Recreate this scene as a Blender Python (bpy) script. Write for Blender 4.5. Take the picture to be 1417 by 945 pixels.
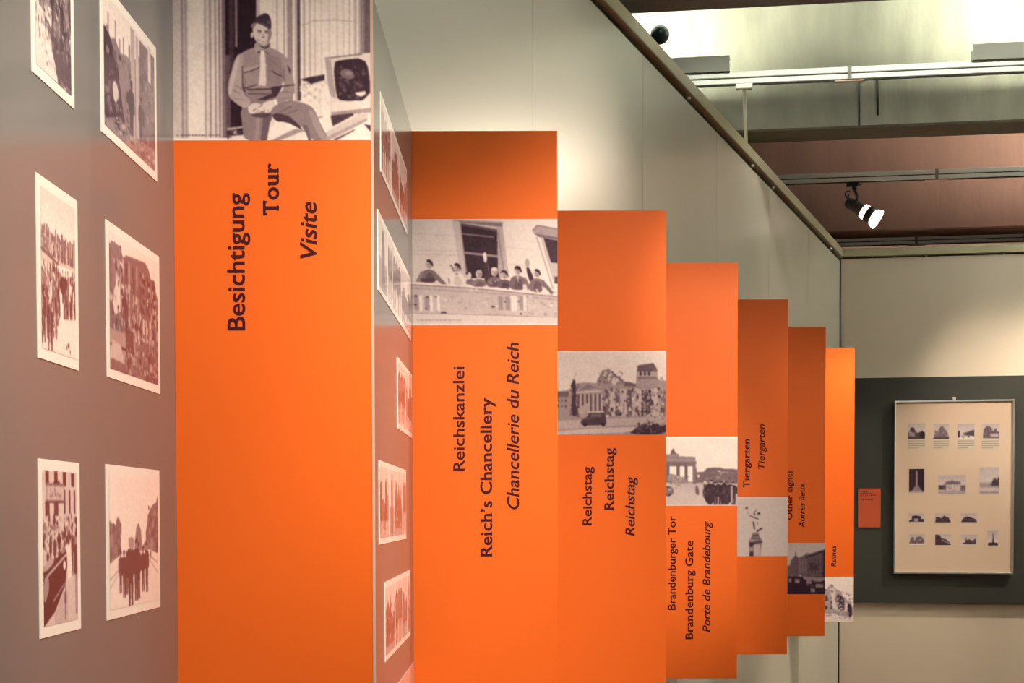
import bpy, bmesh, math, random
import numpy as np
from mathutils import Matrix, Vector

# ------------------------------------------------------------------ clean
for o in list(bpy.data.objects):
    bpy.data.objects.remove(o, do_unlink=True)
scene = bpy.context.scene
COL = scene.collection
V = Vector

# ------------------------------------------------------------------ camera
EYE = V((0, 0, 1.6))
PITCH, ROLL = 0.0277, -0.002
cam_d = bpy.data.cameras.new('camera')
cam_d.sensor_width = 36.0
cam_d.lens = 1950.0 / 1417.0 * 36.0
cam_d.shift_y = (764.85 - 472.5) / 1417.0
cam_d.clip_start = 0.05
cam = bpy.data.objects.new('camera', cam_d)
COL.objects.link(cam)
_r = V((1, 0, 0)); _f = V((0, math.cos(PITCH), -math.sin(PITCH))); _u = V((0, math.sin(PITCH), math.cos(PITCH)))
_R = _r * math.cos(ROLL) + _u * math.sin(ROLL)
_U = _u * math.cos(ROLL) - _r * math.sin(ROLL)
M = Matrix.Identity(4)
for i in range(3):
    M[i][0] = _R[i]; M[i][1] = _U[i]; M[i][2] = -_f[i]; M[i][3] = EYE[i]
cam.matrix_world = M
scene.camera = cam

# ------------------------------------------------------------------ look
scene.view_settings.view_transform = 'Standard'
scene.view_settings.look = 'None'
scene.view_settings.gamma = 1.0
scene.view_settings.use_curve_mapping = False
scene.view_settings.exposure = 0.0

# ------------------------------------------------------------------ world and lamps
world = bpy.data.worlds.new('world'); scene.world = world
world.use_nodes = True
world.node_tree.nodes['Background'].inputs[0].default_value = (1.0, 0.93, 0.82, 1)
world.node_tree.nodes['Background'].inputs[1].default_value = 0.02

WARM = (1.0, 0.82, 0.62)
COOL = (0.95, 1.0, 0.80)

def spot(name, loc, target, power, angle, blend=0.5, size=0.05, color=WARM):
    d = bpy.data.lights.new(name, 'SPOT')
    d.energy = power; d.spot_size = math.radians(angle); d.spot_blend = blend
    d.shadow_soft_size = size; d.color = color
    o = bpy.data.objects.new(name, d); COL.objects.link(o)
    o.location = loc
    o.rotation_euler = (V(target) - V(loc)).to_track_quat('-Z', 'Y').to_euler()
    return o

def area(name, loc, target, power, sx, sy, color=COOL):
    d = bpy.data.lights.new(name, 'AREA')
    d.shape = 'RECTANGLE'; d.size = sx; d.size_y = sy; d.energy = power; d.color = color
    o = bpy.data.objects.new(name, d); COL.objects.link(o)
    o.location = loc
    o.rotation_euler = (V(target) - V(loc)).to_track_quat('-Z', 'Y').to_euler()
    return o

# unseen track spots over the passage, and two spots added as fill
spot('unseen_spot', (0.75, 0.6, 3.85), (-0.55, 3.24, 1.50), 400, 44, 0.7, 0.06)
spot('unseen_spot', (1.25, 1.4, 3.85), (-0.10, 4.39, 1.47), 480, 36, 0.7, 0.05)
spot('unseen_spot', (1.70, 2.2, 3.85), (0.35, 5.53, 1.75), 380, 36, 0.9, 0.05)
spot('unseen_spot', (2.15, 3.1, 3.85), (0.80, 6.68, 1.95), 540, 27, 0.7, 0.05)
spot('unseen_spot', (2.60, 4.4, 3.85), (1.30, 7.83, 1.70), 190, 32, 0.9, 0.05)
spot('unseen_spot', (2.95, 5.6, 3.85), (1.80, 8.97, 1.70), 170, 30, 0.9, 0.05)
spot('unseen_spot', (3.3, 9.0, 3.85), (2.08, 10.12, 1.55), 460, 46, 0.7, 0.05)
spot('unseen_spot', (3.25, 8.1, 3.85), (0.05, 5.10, 2.85), 200, 32, 0.9, 0.05)
spot('unseen_spot', (2.4, 5.2, 3.85), (-0.31, 4.05, 1.70), 400, 26, 0.8, 0.05)  # no lamp known here; added to brighten the narrow side board
spot('unseen_spot', (1.3, 1.9, 3.85), (-0.78, 2.65, 1.75), 190, 42, 0.8, 0.05)  # extra fill spot, added to lift the left side board and its prints
spot('unseen_spot', (5.35, 10.35, 3.85), (4.50, 12.05, 1.95), 330, 66, 0.8, 0.03)
spot('unseen_spot', (4.8, 9.3, 3.85), (2.60, 12.00, 0.60), 180, 40, 0.7, 0.04)
# unseen uplighter tubes over the passage, then area lights added as fill
area('unseen_area', (1.5, 3.2, 4.25), (1.5, 3.3, 5.2), 180, 4.5, 0.1)
area('unseen_area', (2.0, 0.2, 4.25), (2.0, 0.3, 5.2), 180, 4.5, 0.1)
area('unseen_area', (3.6, 5.6, 4.25), (3.6, 5.7, 5.2), 160, 4.5, 0.1)
area('unseen_area', (5.6, 7.85, 4.30), (5.6, 7.95, 5.2), 220, 2.4, 0.1)  # added for ambient at the far end, continuing the rail's uplighters
area('unseen_area', (5.9, 10.5, 4.30), (5.9, 10.6, 5.2), 520, 2.4, 0.1)  # added fill that raises the end wall and far long wall
area('unseen_area', (4.5, 14.3, 4.30), (4.5, 14.4, 5.2), 120, 4.5, 0.1)  # added behind the end wall to lighten the farthest rail
area('unseen_area', (3.2, 7.30, 4.80), (3.2, 8.30, 4.22), 5, 4.5, 0.1).data.spread = 0.45  # narrow fill added to whiten the front of the nearest rail
area('unseen_area', (2.5, -2.5, 4.0), (2.5, 6.0, 3.0), 30, 4.5, 0.1)  # greenish fill added behind the camera

# ------------------------------------------------------------------ material helpers
def mat(name, base, rough=0.5, metal=0.0, spec=0.5, noise=None, bump=None, emit=None, stretch=None):
    m = bpy.data.materials.new(name); m.use_nodes = True
    nt = m.node_tree; b = nt.nodes['Principled BSDF']
    b.inputs['Base Color'].default_value = (*base, 1)
    b.inputs['Roughness'].default_value = rough
    b.inputs['Metallic'].default_value = metal
    b.inputs['Specular IOR Level'].default_value = spec
    if emit:
        b.inputs['Emission Color'].default_value = (*emit[0], 1)
        b.inputs['Emission Strength'].default_value = emit[1]
    if noise or bump:
        tc = nt.nodes.new('ShaderNodeTexCoord')
        mp = nt.nodes.new('ShaderNodeMapping')
        if stretch: mp.inputs['Scale'].default_value = stretch
        nt.links.new(tc.outputs['Object'], mp.inputs['Vector'])
    if noise:                                       # (scale, amount)
        n = nt.nodes.new('ShaderNodeTexNoise')
        n.inputs['Scale'].default_value = noise[0]; n.inputs['Detail'].default_value = 6
        nt.links.new(mp.outputs[0], n.inputs['Vector'])
        rp = nt.nodes.new('ShaderNodeValToRGB')
        a = noise[1]
        rp.color_ramp.elements[0].position = 0.3; rp.color_ramp.elements[1].position = 0.7
        rp.color_ramp.elements[0].color = (*[max(0, c * (1 - a)) for c in base], 1)
        rp.color_ramp.elements[1].color = (*[min(1, c * (1 + a)) for c in base], 1)
        nt.links.new(n.outputs['Fac'], rp.inputs['Fac'])
        nt.links.new(rp.outputs['Color'], b.inputs['Base Color'])
    if bump:                                        # (scale, strength)
        n2 = nt.nodes.new('ShaderNodeTexNoise')
        n2.inputs['Scale'].default_value = bump[0]; n2.inputs['Detail'].default_value = 4
        nt.links.new(mp.outputs[0], n2.inputs['Vector'])
        bp = nt.nodes.new('ShaderNodeBump')
        bp.inputs['Strength'].default_value = bump[1]; bp.inputs['Distance'].default_value = 0.01
        nt.links.new(n2.outputs['Fac'], bp.inputs['Height'])
        nt.links.new(bp.outputs['Normal'], b.inputs['Normal'])
    return m

MT = {}
MT['orange'] = mat('orange_lacquer', (0.78, 0.136, 0.015), 0.45, spec=0.22, noise=(1.5, 0.03))
MT['maroon'] = mat('maroon_lettering', (0.050, 0.003, 0.011), 0.5, spec=0.2)
MT['board'] = mat('grey_satin_board', (0.165, 0.166, 0.172), 0.20, noise=(2, 0.03))
MT['edge'] = mat('pale_board_edge', (0.62, 0.40, 0.34), 0.5)
MT['paper'] = mat('white_photo_paper', (0.88, 0.85, 0.84), 0.2)
MT['card_paper'] = mat('aged_card_paper', (0.60, 0.50, 0.42), 0.6)
MT['pink'] = mat('pale_pink_card', (0.72, 0.42, 0.38), 0.25)
MT['wall'] = mat('satin_grey_wall_panel', (0.47, 0.45, 0.38), 0.34, spec=0.6, noise=(0.9, 0.03))
MT['wall2'] = mat('matt_grey_wall_panel', (0.63, 0.545, 0.445), 0.5, noise=(0.9, 0.03))
MT['gap'] = mat('dark_joint', (0.012, 0.010, 0.008), 0.8)
MT['trim'] = mat('painted_metal_trim', (0.40, 0.37, 0.24), 0.4)
MT['band'] = mat('dark_grey_board', (0.024, 0.024, 0.019), 0.6, noise=(2, 0.06))
MT['concrete'] = mat('board_marked_concrete', (0.135, 0.128, 0.098), 0.85, noise=(3.5, 0.2), bump=(14, 0.35), stretch=(1.6, 1.6, 0.5))
MT['bounce_tint'] = mat('bounce_tinted_concrete', (0.22, 0.105, 0.08), 0.85, noise=(2.5, 0.10), bump=(14, 0.3), stretch=(1.6, 1.6, 0.5))  # red-brown puts warm bounce from the orange panels into the concrete's colour
MT['slab'] = mat('grey_concrete_slab', (0.25, 0.25, 0.27), 0.9, noise=(2.5, 0.1))
MT['floor'] = mat('brown_wood_floor', (0.16, 0.085, 0.045), 0.4, noise=(3, 0.25), stretch=(1, 8, 1))
MT['rail'] = mat('white_enamelled_track', (0.92, 0.92, 0.88), 0.35)
MT['rose'] = mat('rose_plastic', (0.62, 0.42, 0.36), 0.4)
MT['rail_dark'] = mat('dark_slot_and_shade', (0.03, 0.028, 0.03), 0.6)
MT['grey_metal'] = mat('grey_fixture_metal', (0.20, 0.185, 0.16), 0.5)
MT['black'] = mat('black_plastic', (0.012, 0.012, 0.014), 0.35)
MT['black_globe'] = mat('black_glossy_globe', (0.02, 0.035, 0.04), 0.25)
MT['lamp_grey'] = mat('grey_lamp_metal', (0.10, 0.085, 0.085), 0.35, metal=0.4)
MT['alu'] = mat('brushed_aluminium', (0.78, 0.77, 0.76), 0.28, metal=1.0)
MT['mat_board'] = mat('cream_mount_card', (0.66, 0.50, 0.385), 0.7)
MT['caption'] = mat('rust_orange_card', (0.46, 0.066, 0.018), 0.5)
MT['hot_glass'] = mat('lit_lamp_glass', (0.9, 0.85, 0.75), 0.2, emit=((1.0, 0.86, 0.66), 5.0))
MT['tube'] = mat('fluorescent_tube', (0.9, 0.95, 0.8), 0.3, emit=((0.95, 1.0, 0.80), 1300.0))
MT['glow_slot'] = mat('glowing_vent', (0.9, 0.6, 0.5), 0.3, emit=((1.0, 0.62, 0.50), 2.2))

def picture_mat():
    m = bpy.data.materials.new('printed_photograph'); m.use_nodes = True
    nt = m.node_tree; b = nt.nodes['Principled BSDF']
    a = nt.nodes.new('ShaderNodeVertexColor'); a.layer_name = 'print'
    nt.links.new(a.outputs['Color'], b.inputs['Base Color'])
    return m
MT['picture'] = picture_mat(); MT['picture'].node_tree.nodes['Principled BSDF'].inputs['Roughness'].default_value = 0.45; MT['picture'].node_tree.nodes['Principled BSDF'].inputs['Specular IOR Level'].default_value = 0.22
MT['picture_gloss'] = picture_mat(); MT['picture_gloss'].node_tree.nodes['Principled BSDF'].inputs['Roughness'].default_value = 0.15

def glass_mat():
    m = bpy.data.materials.new('clear_picture_glass'); m.use_nodes = True
    nt = m.node_tree; nt.nodes.remove(nt.nodes['Principled BSDF'])
    out = nt.nodes['Material Output']
    mix = nt.nodes.new('ShaderNodeMixShader'); tr = nt.nodes.new('ShaderNodeBsdfTransparent')
    gl = nt.nodes.new('ShaderNodeBsdfGlossy'); gl.inputs['Roughness'].default_value = 0.03
    fr = nt.nodes.new('ShaderNodeFresnel'); fr.inputs['IOR'].default_value = 1.45
    ge = nt.nodes.new('ShaderNodeNewGeometry'); ml = nt.nodes.new('ShaderNodeMath'); ml.operation = 'MULTIPLY_ADD'
    ml.inputs[1].default_value = -1.0; ml.inputs[2].default_value = 1.0
    m2 = nt.nodes.new('ShaderNodeMath'); m2.operation = 'MULTIPLY'
    nt.links.new(ge.outputs['Backfacing'], ml.inputs[0]); nt.links.new(ml.outputs[0], m2.inputs[0]); nt.links.new(fr.outputs[0], m2.inputs[1])
    nt.links.new(m2.outputs[0], mix.inputs[0]); nt.links.new(tr.outputs[0], mix.inputs[1])
    nt.links.new(gl.outputs[0], mix.inputs[2]); nt.links.new(mix.outputs[0], out.inputs['Surface'])
    return m
MT['glass'] = glass_mat()

# ------------------------------------------------------------------ mesh helpers
def link(name, bm, material, parent=None, matrix=None, smooth=False):
    me = bpy.data.meshes.new(name)
    bmesh.ops.recalc_face_normals(bm, faces=bm.faces)
    bm.to_mesh(me); bm.free()
    if smooth:
        for p in me.polygons: p.use_smooth = True
    mats = material if isinstance(material, (list, tuple)) else [material]
    for m in mats: me.materials.append(m)
    o = bpy.data.objects.new(name, me); COL.objects.link(o)
    if parent is not None: o.parent = parent
    if matrix is not None:
        o.matrix_local = matrix
    return o

def box(bm, lo, hi, mi=0, rot=None):
    x0, y0, z0 = lo; x1, y1, z1 = hi
    vs = [bm.verts.new(p) for p in ((x0, y0, z0), (x1, y0, z0), (x1, y1, z0), (x0, y1, z0), (x0, y0, z1), (x1, y0, z1), (x1, y1, z1), (x0, y1, z1))]
    fs = []
    for q in ((0, 3, 2, 1), (4, 5, 6, 7), (0, 1, 5, 4), (1, 2, 6, 5), (2, 3, 7, 6), (3, 0, 4, 7)):
        f = bm.faces.new([vs[i] for i in q]); f.material_index = mi; fs.append(f)
    return vs

def bevel(bm, w, seg=2):
    bmesh.ops.bevel(bm, geom=list(bm.edges), offset=w, segments=seg, affect='EDGES', profile=0.5)

def tube(bm, a, b, r0, r1=None, n=14, cap=True, mi=0):
    a = V(a); b = V(b); r1 = r0 if r1 is None else r1
    q = (b - a).to_track_quat('Z', 'Y')
    r = []
    for (c, rr) in ((a, r0), (b, r1)):
        r.append([bm.verts.new(c + q @ V((rr * math.cos(2 * math.pi * i / n), rr * math.sin(2 * math.pi * i / n), 0))) for i in range(n)])
    for i in range(n):
        f = bm.faces.new((r[0][i], r[0][(i + 1) % n], r[1][(i + 1) % n], r[1][i])); f.material_index = mi; f.smooth = True
    if cap:
        for ring in r:
            f = bm.faces.new(ring); f.material_index = mi

def lathe(bm, prof, n=24, mi=0):                      # profile (r, z) about local z
    rings = []
    for (r, z) in prof:
        rings.append([bm.verts.new((max(r, 1e-5) * math.cos(2 * math.pi * i / n), max(r, 1e-5) * math.sin(2 * math.pi * i / n), z)) for i in range(n)])
    for k in range(len(rings) - 1):
        for i in range(n):
            f = bm.faces.new((rings[k][i], rings[k][(i + 1) % n], rings[k + 1][(i + 1) % n], rings[k + 1][i]))
            f.material_index = mi; f.smooth = True
    return rings

def frame_of(o, xd, yd, zd):
    m = Matrix.Identity(4)
    for i in range(3):
        m[i][0] = xd[i]; m[i][1] = yd[i]; m[i][2] = zd[i]; m[i][3] = o[i]
    return m

def empty(name, matrix=None, loc=(0, 0, 0)):
    o = bpy.data.objects.new(name, None); COL.objects.link(o)
    o.empty_display_size = 0.1
    if matrix is not None: o.matrix_world = matrix
    else: o.location = loc
    return o

def tag(o, label, cat, group=None):
    o['label'] = label; o['category'] = cat
    if group: o['group'] = group
    return o

def struct(o):
    o['kind'] = 'structure'
    return o

# ------------------------------------------------------------------ layout constants (metres)
X0, Y0, DX, ST, W = -0.3204, 3.2381, 0.4628, 1.1473, 0.4495     # zig-zag of panels
ZB, ZT = 0.815, 2.782
BT = 0.006                                                       # sheet thickness
def PR(k): return V((X0 + k * DX, Y0 + k * ST, 0))
def PL(k): return PR(k) - V((W, 0, 0))
WD = V((DX, ST, 0)).normalized(); WN = V((WD.y, -WD.x, 0))       # long wall: direction, normal into the room
WP = PL(1) - WN * 0.03
CORNER = V((2.861, 12.319, 0))
AB = math.radians(9.0)
BD = V((math.cos(AB), -math.sin(AB), 0)); BN = V((-math.sin(AB), -math.cos(AB), 0))   # end wall
UP = V((0, 0, 1))
AR = math.radians(8.0)
RD = V((math.cos(AR), -math.sin(AR), 0)); RN = V((-math.sin(AR), -math.cos(AR), 0))   # beams and rails, RN towards the camera
WALLTOP = 3.815

# ------------------------------------------------------------------ room shell
# long wall in sheet panels; local x along the wall, y out of the wall into the room (= -local), z up
MW = frame_of(WP, WD, -WN, UP)
bm = bmesh.new()
seams = [-9.0] + [1.116 + 1.465 * k for k in range(-5, 5)] + [8.508]
for a, b in zip(seams[:-1], seams[1:]):
    box(bm, (a + 0.0015, 0.0, 0.0), (b - 0.0015, 0.02, WALLTOP - 0.03))
box(bm, (-9.0, 0.004, 0.0), (8.51, 0.12, WALLTOP - 0.02), 1)
struct(link('wall_left', bm, [MT['wall'], MT['gap']], None, MW))

bm = bmesh.new()                                                 # capping rail of the long wall
box(bm, (-9.0, -0.028, WALLTOP + 0.005), (8.55, 0.13, WALLTOP + 0.075))
bevel(bm, 0.004, 1)
o = struct(link('trim_1', bm, MT['trim'], None, MW))
for t in (4.97, 5.62, 8.0, 3.4):
    bm = bmesh.new(); lathe(bm, [(0, -0.004), (0.011, -0.003), (0.011, 0.0), (0.006, 0.012), (0.0, 0.012)], 10)
    link('screw', bm, MT['alu'], o, Matrix.Translation((t, -0.004, WALLTOP - 0.012)) @ Matrix.Rotation(math.radians(90), 4, 'X'))

MB_ = frame_of(CORNER, BD, -BN, UP)
bm = bmesh.new()
for a, b in ((0.006, 2.45), (2.453, 4.9)):
    box(bm, (a, 0.0, 0.0), (b, 0.02, WALLTOP - 0.008))
box(bm, (-0.25, 0.004, 0.0), (4.9, 0.12, WALLTOP), 1)
struct(link('wall_back', bm, [MT['wall2'], MT['gap']], None, MB_))
bm = bmesh.new()
box(bm, (0.02, -0.028, WALLTOP + 0.005), (4.9, 0.13, WALLTOP + 0.075))
bevel(bm, 0.004, 1)
o = struct(link('trim_2', bm, MT['trim'], None, MB_))
for t in (0.72, 1.36, 2.0):
    bm = bmesh.new(); lathe(bm, [(0, -0.004), (0.009, -0.003), (0.009, 0.0), (0.005, 0.01), (0.0, 0.01)], 10)
    link('screw', bm, MT['alu'], o, Matrix.Translation((t, -0.004, WALLTOP - 0.003)) @ Matrix.Rotation(math.radians(90), 4, 'X'))

bm = bmesh.new(); box(bm, (-6, -5, -0.1), (9, 20, 0)); struct(link('floor', bm, MT['floor']))
bm = bmesh.new(); box(bm, (-6, -5, 4.95), (9, 20, 5.1)); struct(link('ceiling', bm, MT['slab']))
bm = bmesh.new(); box(bm, (7.4, -5, 0), (7.5, 20, 4.95)); struct(link('wall_right', bm, MT['wall2']))
bm = bmesh.new(); box(bm, (-6, -4.6, 0), (7.4, -4.5, 4.95)); struct(link('wall_rear', bm, MT['wall2']))
bm = bmesh.new(); box(bm, (-5.8, 19, 0), (7.4, 19.1, 4.95)); struct(link('wall_far', bm, MT['bounce_tint']))
bm = bmesh.new(); box(bm, (-5.9, -4.5, 0), (-5.8, 19, 4.95)); struct(link('wall_outer', bm, MT['wall2']))

def beam(name, point, thick, m):
    mm = frame_of(V((point[0], point[1], 0)), RD, -RN, UP)
    bm = bmesh.new(); box(bm, (-6.5, 0, 4.04), (4.6, thick, 4.95))
    bevel(bm, 0.012, 1)
    return struct(link(name, bm, m, None, mm))
beam('ceiling_beam', (0.915, 6.61), 0.305, MT['slab'])
beam('ceiling_beam', (2.42, 8.96), 0.305, MT['concrete'])
beam('ceiling_beam', (3.58, 12.21), 0.33, MT['bounce_tint'])
beam('ceiling_beam', (4.60, 15.5), 0.33, MT['bounce_tint'])

# ------------------------------------------------------------------ painter for the printed photographs
class Pic:
    SS = 2
    def __init__(s, w, h, ext, bg, seed=1):
        s.w, s.h = w, h
        s.W, s.H = w * s.SS, h * s.SS
        s.x0, s.y0, s.x1, s.y1 = ext
        s.a = np.full((s.H, s.W), float(bg))
        s.rng = np.random.RandomState(seed)
        xs = (np.arange(s.W) + 0.5) / s.W * (s.x1 - s.x0) + s.x0
        ys = (np.arange(s.H) + 0.5) / s.H * (s.y1 - s.y0) + s.y0
        s.X, s.Y = np.meshgrid(xs, ys)
    def _win(s, xa, ya, xb, yb):
        i0 = int(np.clip((xa - s.x0) / (s.x1 - s.x0) * s.W - 1, 0, s.W)); i1 = int(np.clip((xb - s.x0) / (s.x1 - s.x0) * s.W + 2, 0, s.W))
        j0 = int(np.clip((ya - s.y0) / (s.y1 - s.y0) * s.H - 1, 0, s.H)); j1 = int(np.clip((yb - s.y0) / (s.y1 - s.y0) * s.H + 2, 0, s.H))
        return slice(j0, j1), slice(i0, i1)
    def poly(s, pts, val, sm=0, v2=None, axis='y', alpha=1.0):
        p = np.array(pts, float)
        for _ in range(sm):
            q = np.roll(p, -1, 0)
            p = np.stack([0.75 * p + 0.25 * q, 0.25 * p + 0.75 * q], 1).reshape(-1, 2)
        lo = p.min(0); hi = p.max(0)
        J, I = s._win(lo[0], lo[1], hi[0], hi[1])
        X = s.X[J, I]; Y = s.Y[J, I]
        if X.size == 0: return
        ins = np.zeros(X.shape, bool)
        for (xa, ya), (xb, yb) in zip(p, np.roll(p, -1, 0)):
            if ya == yb: continue
            c = ((ya > Y) != (yb > Y)) & (X < (xb - xa) * (Y - ya) / (yb - ya) + xa)
            ins ^= c
        if v2 is None: v = val
        else:
            t = (Y - lo[1]) / max(hi[1] - lo[1], 1e-9) if axis == 'y' else (X - lo[0]) / max(hi[0] - lo[0], 1e-9)
            v = (val + (v2 - val) * t)[ins]
        sub = s.a[J, I]
        sub[ins] = sub[ins] * (1 - alpha) + np.asarray(v) * alpha
        s.a[J, I] = sub
    def rect(s, xa, ya, xb, yb, val, **k): s.poly([(xa, ya), (xb, ya), (xb, yb), (xa, yb)], val, **k)
    def ell(s, cx, cy, rx, ry, val, ang=0.0, alpha=1.0, n=22, v2=None, axis='y'):
        c, q = math.cos(math.radians(ang)), math.sin(math.radians(ang))
        pts = []
        for i in range(n):
            t = 2 * math.pi * i / n; x = rx * math.cos(t); y = ry * math.sin(t)
            pts.append((cx + c * x - q * y, cy + q * x + c * y))
        s.poly(pts, val, alpha=alpha, v2=v2, axis=axis)
    def line(s, pts, wd, val, alpha=1.0):
        for (xa, ya), (xb, yb) in zip(pts[:-1], pts[1:]):
            dx, dy = xb - xa, yb - ya; L = math.hypot(dx, dy) or 1
            nx, ny = -dy / L * wd / 2, dx / L * wd / 2
            s.poly([(xa + nx, ya + ny), (xb + nx, yb + ny), (xb - nx, yb - ny), (xa - nx, ya - ny)], val, alpha=alpha)
    def blur(s, n=1):
        a = s.a
        for _ in range(n):
            p = np.pad(a, 1, mode='edge')
            a = (p[:-2, 1:-1] + p[2:, 1:-1] + p[1:-1, :-2] + p[1:-1, 2:] + 2 * a) / 6
        s.a = a
    def noise(s, amt, cell=8, win=None):
        gh, gw = max(2, s.H // cell + 2), max(2, s.W // cell + 2)
        g = s.rng.rand(gh, gw) - 0.5
        yi = np.linspace(0, gh - 1.001, s.H); xi = np.linspace(0, gw - 1.001, s.W)
        j = yi.astype(int); i = xi.astype(int); fy = (yi - j)[:, None]; fx = (xi - i)[None]
        v = (g[j][:, i] * (1 - fy) * (1 - fx) + g[j + 1][:, i] * fy * (1 - fx) + g[j][:, i + 1] * (1 - fy) * fx + g[j + 1][:, i + 1] * fy * fx)
        if win is None: s.a = s.a + v * 2 * amt
        else:
            J, I = s._win(*win); s.a[J, I] += v[J, I] * 2 * amt
    def rub(s, n, win, smin, smax, vals, stretch=1.0):
        xa, ya, xb, yb = win
        for _ in range(n):
            x = xa + s.rng.rand() * (xb - xa); y = ya + s.rng.rand() * (yb - ya)
            r = smin + s.rng.rand() * (smax - smin)
            v = vals[0] + s.rng.rand() * (vals[1] - vals[0])
            k = s.rng.randint(3, 6); a0 = s.rng.rand() * 6.28
            s.poly([(x + r * (0.6 + 0.5 * s.rng.rand()) * math.cos(a0 + 6.28 * i / k), y + r * stretch * (0.6 + 0.5 * s.rng.rand()) * math.sin(a0 + 6.28 * i / k)) for i in range(k)], v)
    def windows(s, xa, ya, xb, yb, nx, ny, wf, hf, val, jit=0.0):
        for i in range(nx):
            for j in range(ny):
                x = xa + (i + 0.5) * (xb - xa) / nx; y = ya + (j + 0.5) * (yb - ya) / ny
                ww = (xb - xa) / nx * wf / 2; hh = (yb - ya) / ny * hf / 2
                s.rect(x - ww, y - hh, x + ww, y + hh, val + jit * (s.rng.rand() - 0.5))
    def man(s, x, y, h, body=0.15, skin=0.6, legs=None, w=1.0):
        """standing figure: head top at y, height h"""
        legs = body if legs is None else legs
        hw = h * 0.125 * w
        s.poly([(x - hw * .62, y + h * .48), (x + hw * .62, y + h * .48), (x + hw * .5, y + h), (x + hw * .1, y + h), (x, y + h * .56), (x - hw * .1, y + h), (x - hw * .5, y + h)], legs)
        s.poly([(x - hw * .4, y + h * .15), (x + hw * .4, y + h * .15), (x + hw, y + h * .2), (x + hw * 1.15, y + h * .5), (x + hw * .7, y + h * .52), (x - hw * .7, y + h * .52), (x - hw * 1.15, y + h * .5), (x - hw, y + h * .2)], body, sm=1)
        s.ell(x, y + h * .075, h * .05 * w, h * .075, skin)
        s.ell(x, y + h * .03, h * .055 * w, h * .035, body * .8)
    def done(s):
        b = np.clip(s.a, 0, 1).reshape(s.h, s.SS, s.w, s.SS).mean((1, 3))
        return b

DARK = np.array([36, 12, 30]) / 255.; LIGHT = np.array([250, 238, 236]) / 255.
def to_lin(c): return np.where(c <= 0.04045, c / 12.92, ((c + 0.055) / 1.055) ** 2.4)

def picture_mesh(name, gray, x0, z0, x1, z1, y, parent, material):
    """printed image as a fine coloured sheet, local plane y = const, facing -y; row 0 of gray is the top"""
    h, w = gray.shape
    xs = np.linspace(x0, x1, w + 1); zs = np.linspace(z1, z0, h + 1)
    Xg, Zg = np.meshgrid(xs, zs)
    co = np.stack([Xg, np.full_like(Xg, y), Zg], -1).reshape(-1, 3)
    j, i = np.meshgrid(np.arange(h), np.arange(w), indexing='ij')
    a = j * (w + 1) + i
    quads = np.stack([a, a + w + 1, a + w + 2, a + 1], -1).reshape(-1)
    me = bpy.data.meshes.new(name)
    me.vertices.add(len(co)); me.vertices.foreach_set('co', co.ravel())
    me.loops.add(len(quads)); me.loops.foreach_set('vertex_index', quads.astype(np.int32))
    me.polygons.add(h * w)
    me.polygons.foreach_set('loop_start', np.arange(0, 4 * h * w, 4, dtype=np.int32))
    me.polygons.foreach_set('loop_total', np.full(h * w, 4, dtype=np.int32))
    p = np.pad(gray, 1, mode='edge')
    v = (p[:-1, :-1] + p[1:, :-1] + p[:-1, 1:] + p[1:, 1:]) / 4
    v = np.clip((v - 0.03) * 1.13, 0, 1) ** 0.88
    c = DARK + (LIGHT - DARK) * v[..., None]
    c = to_lin(c)
    rgba = np.concatenate([c, np.ones((*v.shape, 1))], -1).reshape(-1)
    at = me.color_attributes.new('print', 'FLOAT_COLOR', 'POINT')
    at.data.foreach_set('color', rgba.astype(np.float32))
    me.update(calc_edges=True)
    me.materials.append(material)
    o = bpy.data.objects.new(name, me); COL.objects.link(o)
    o.parent = parent
    return o

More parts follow.
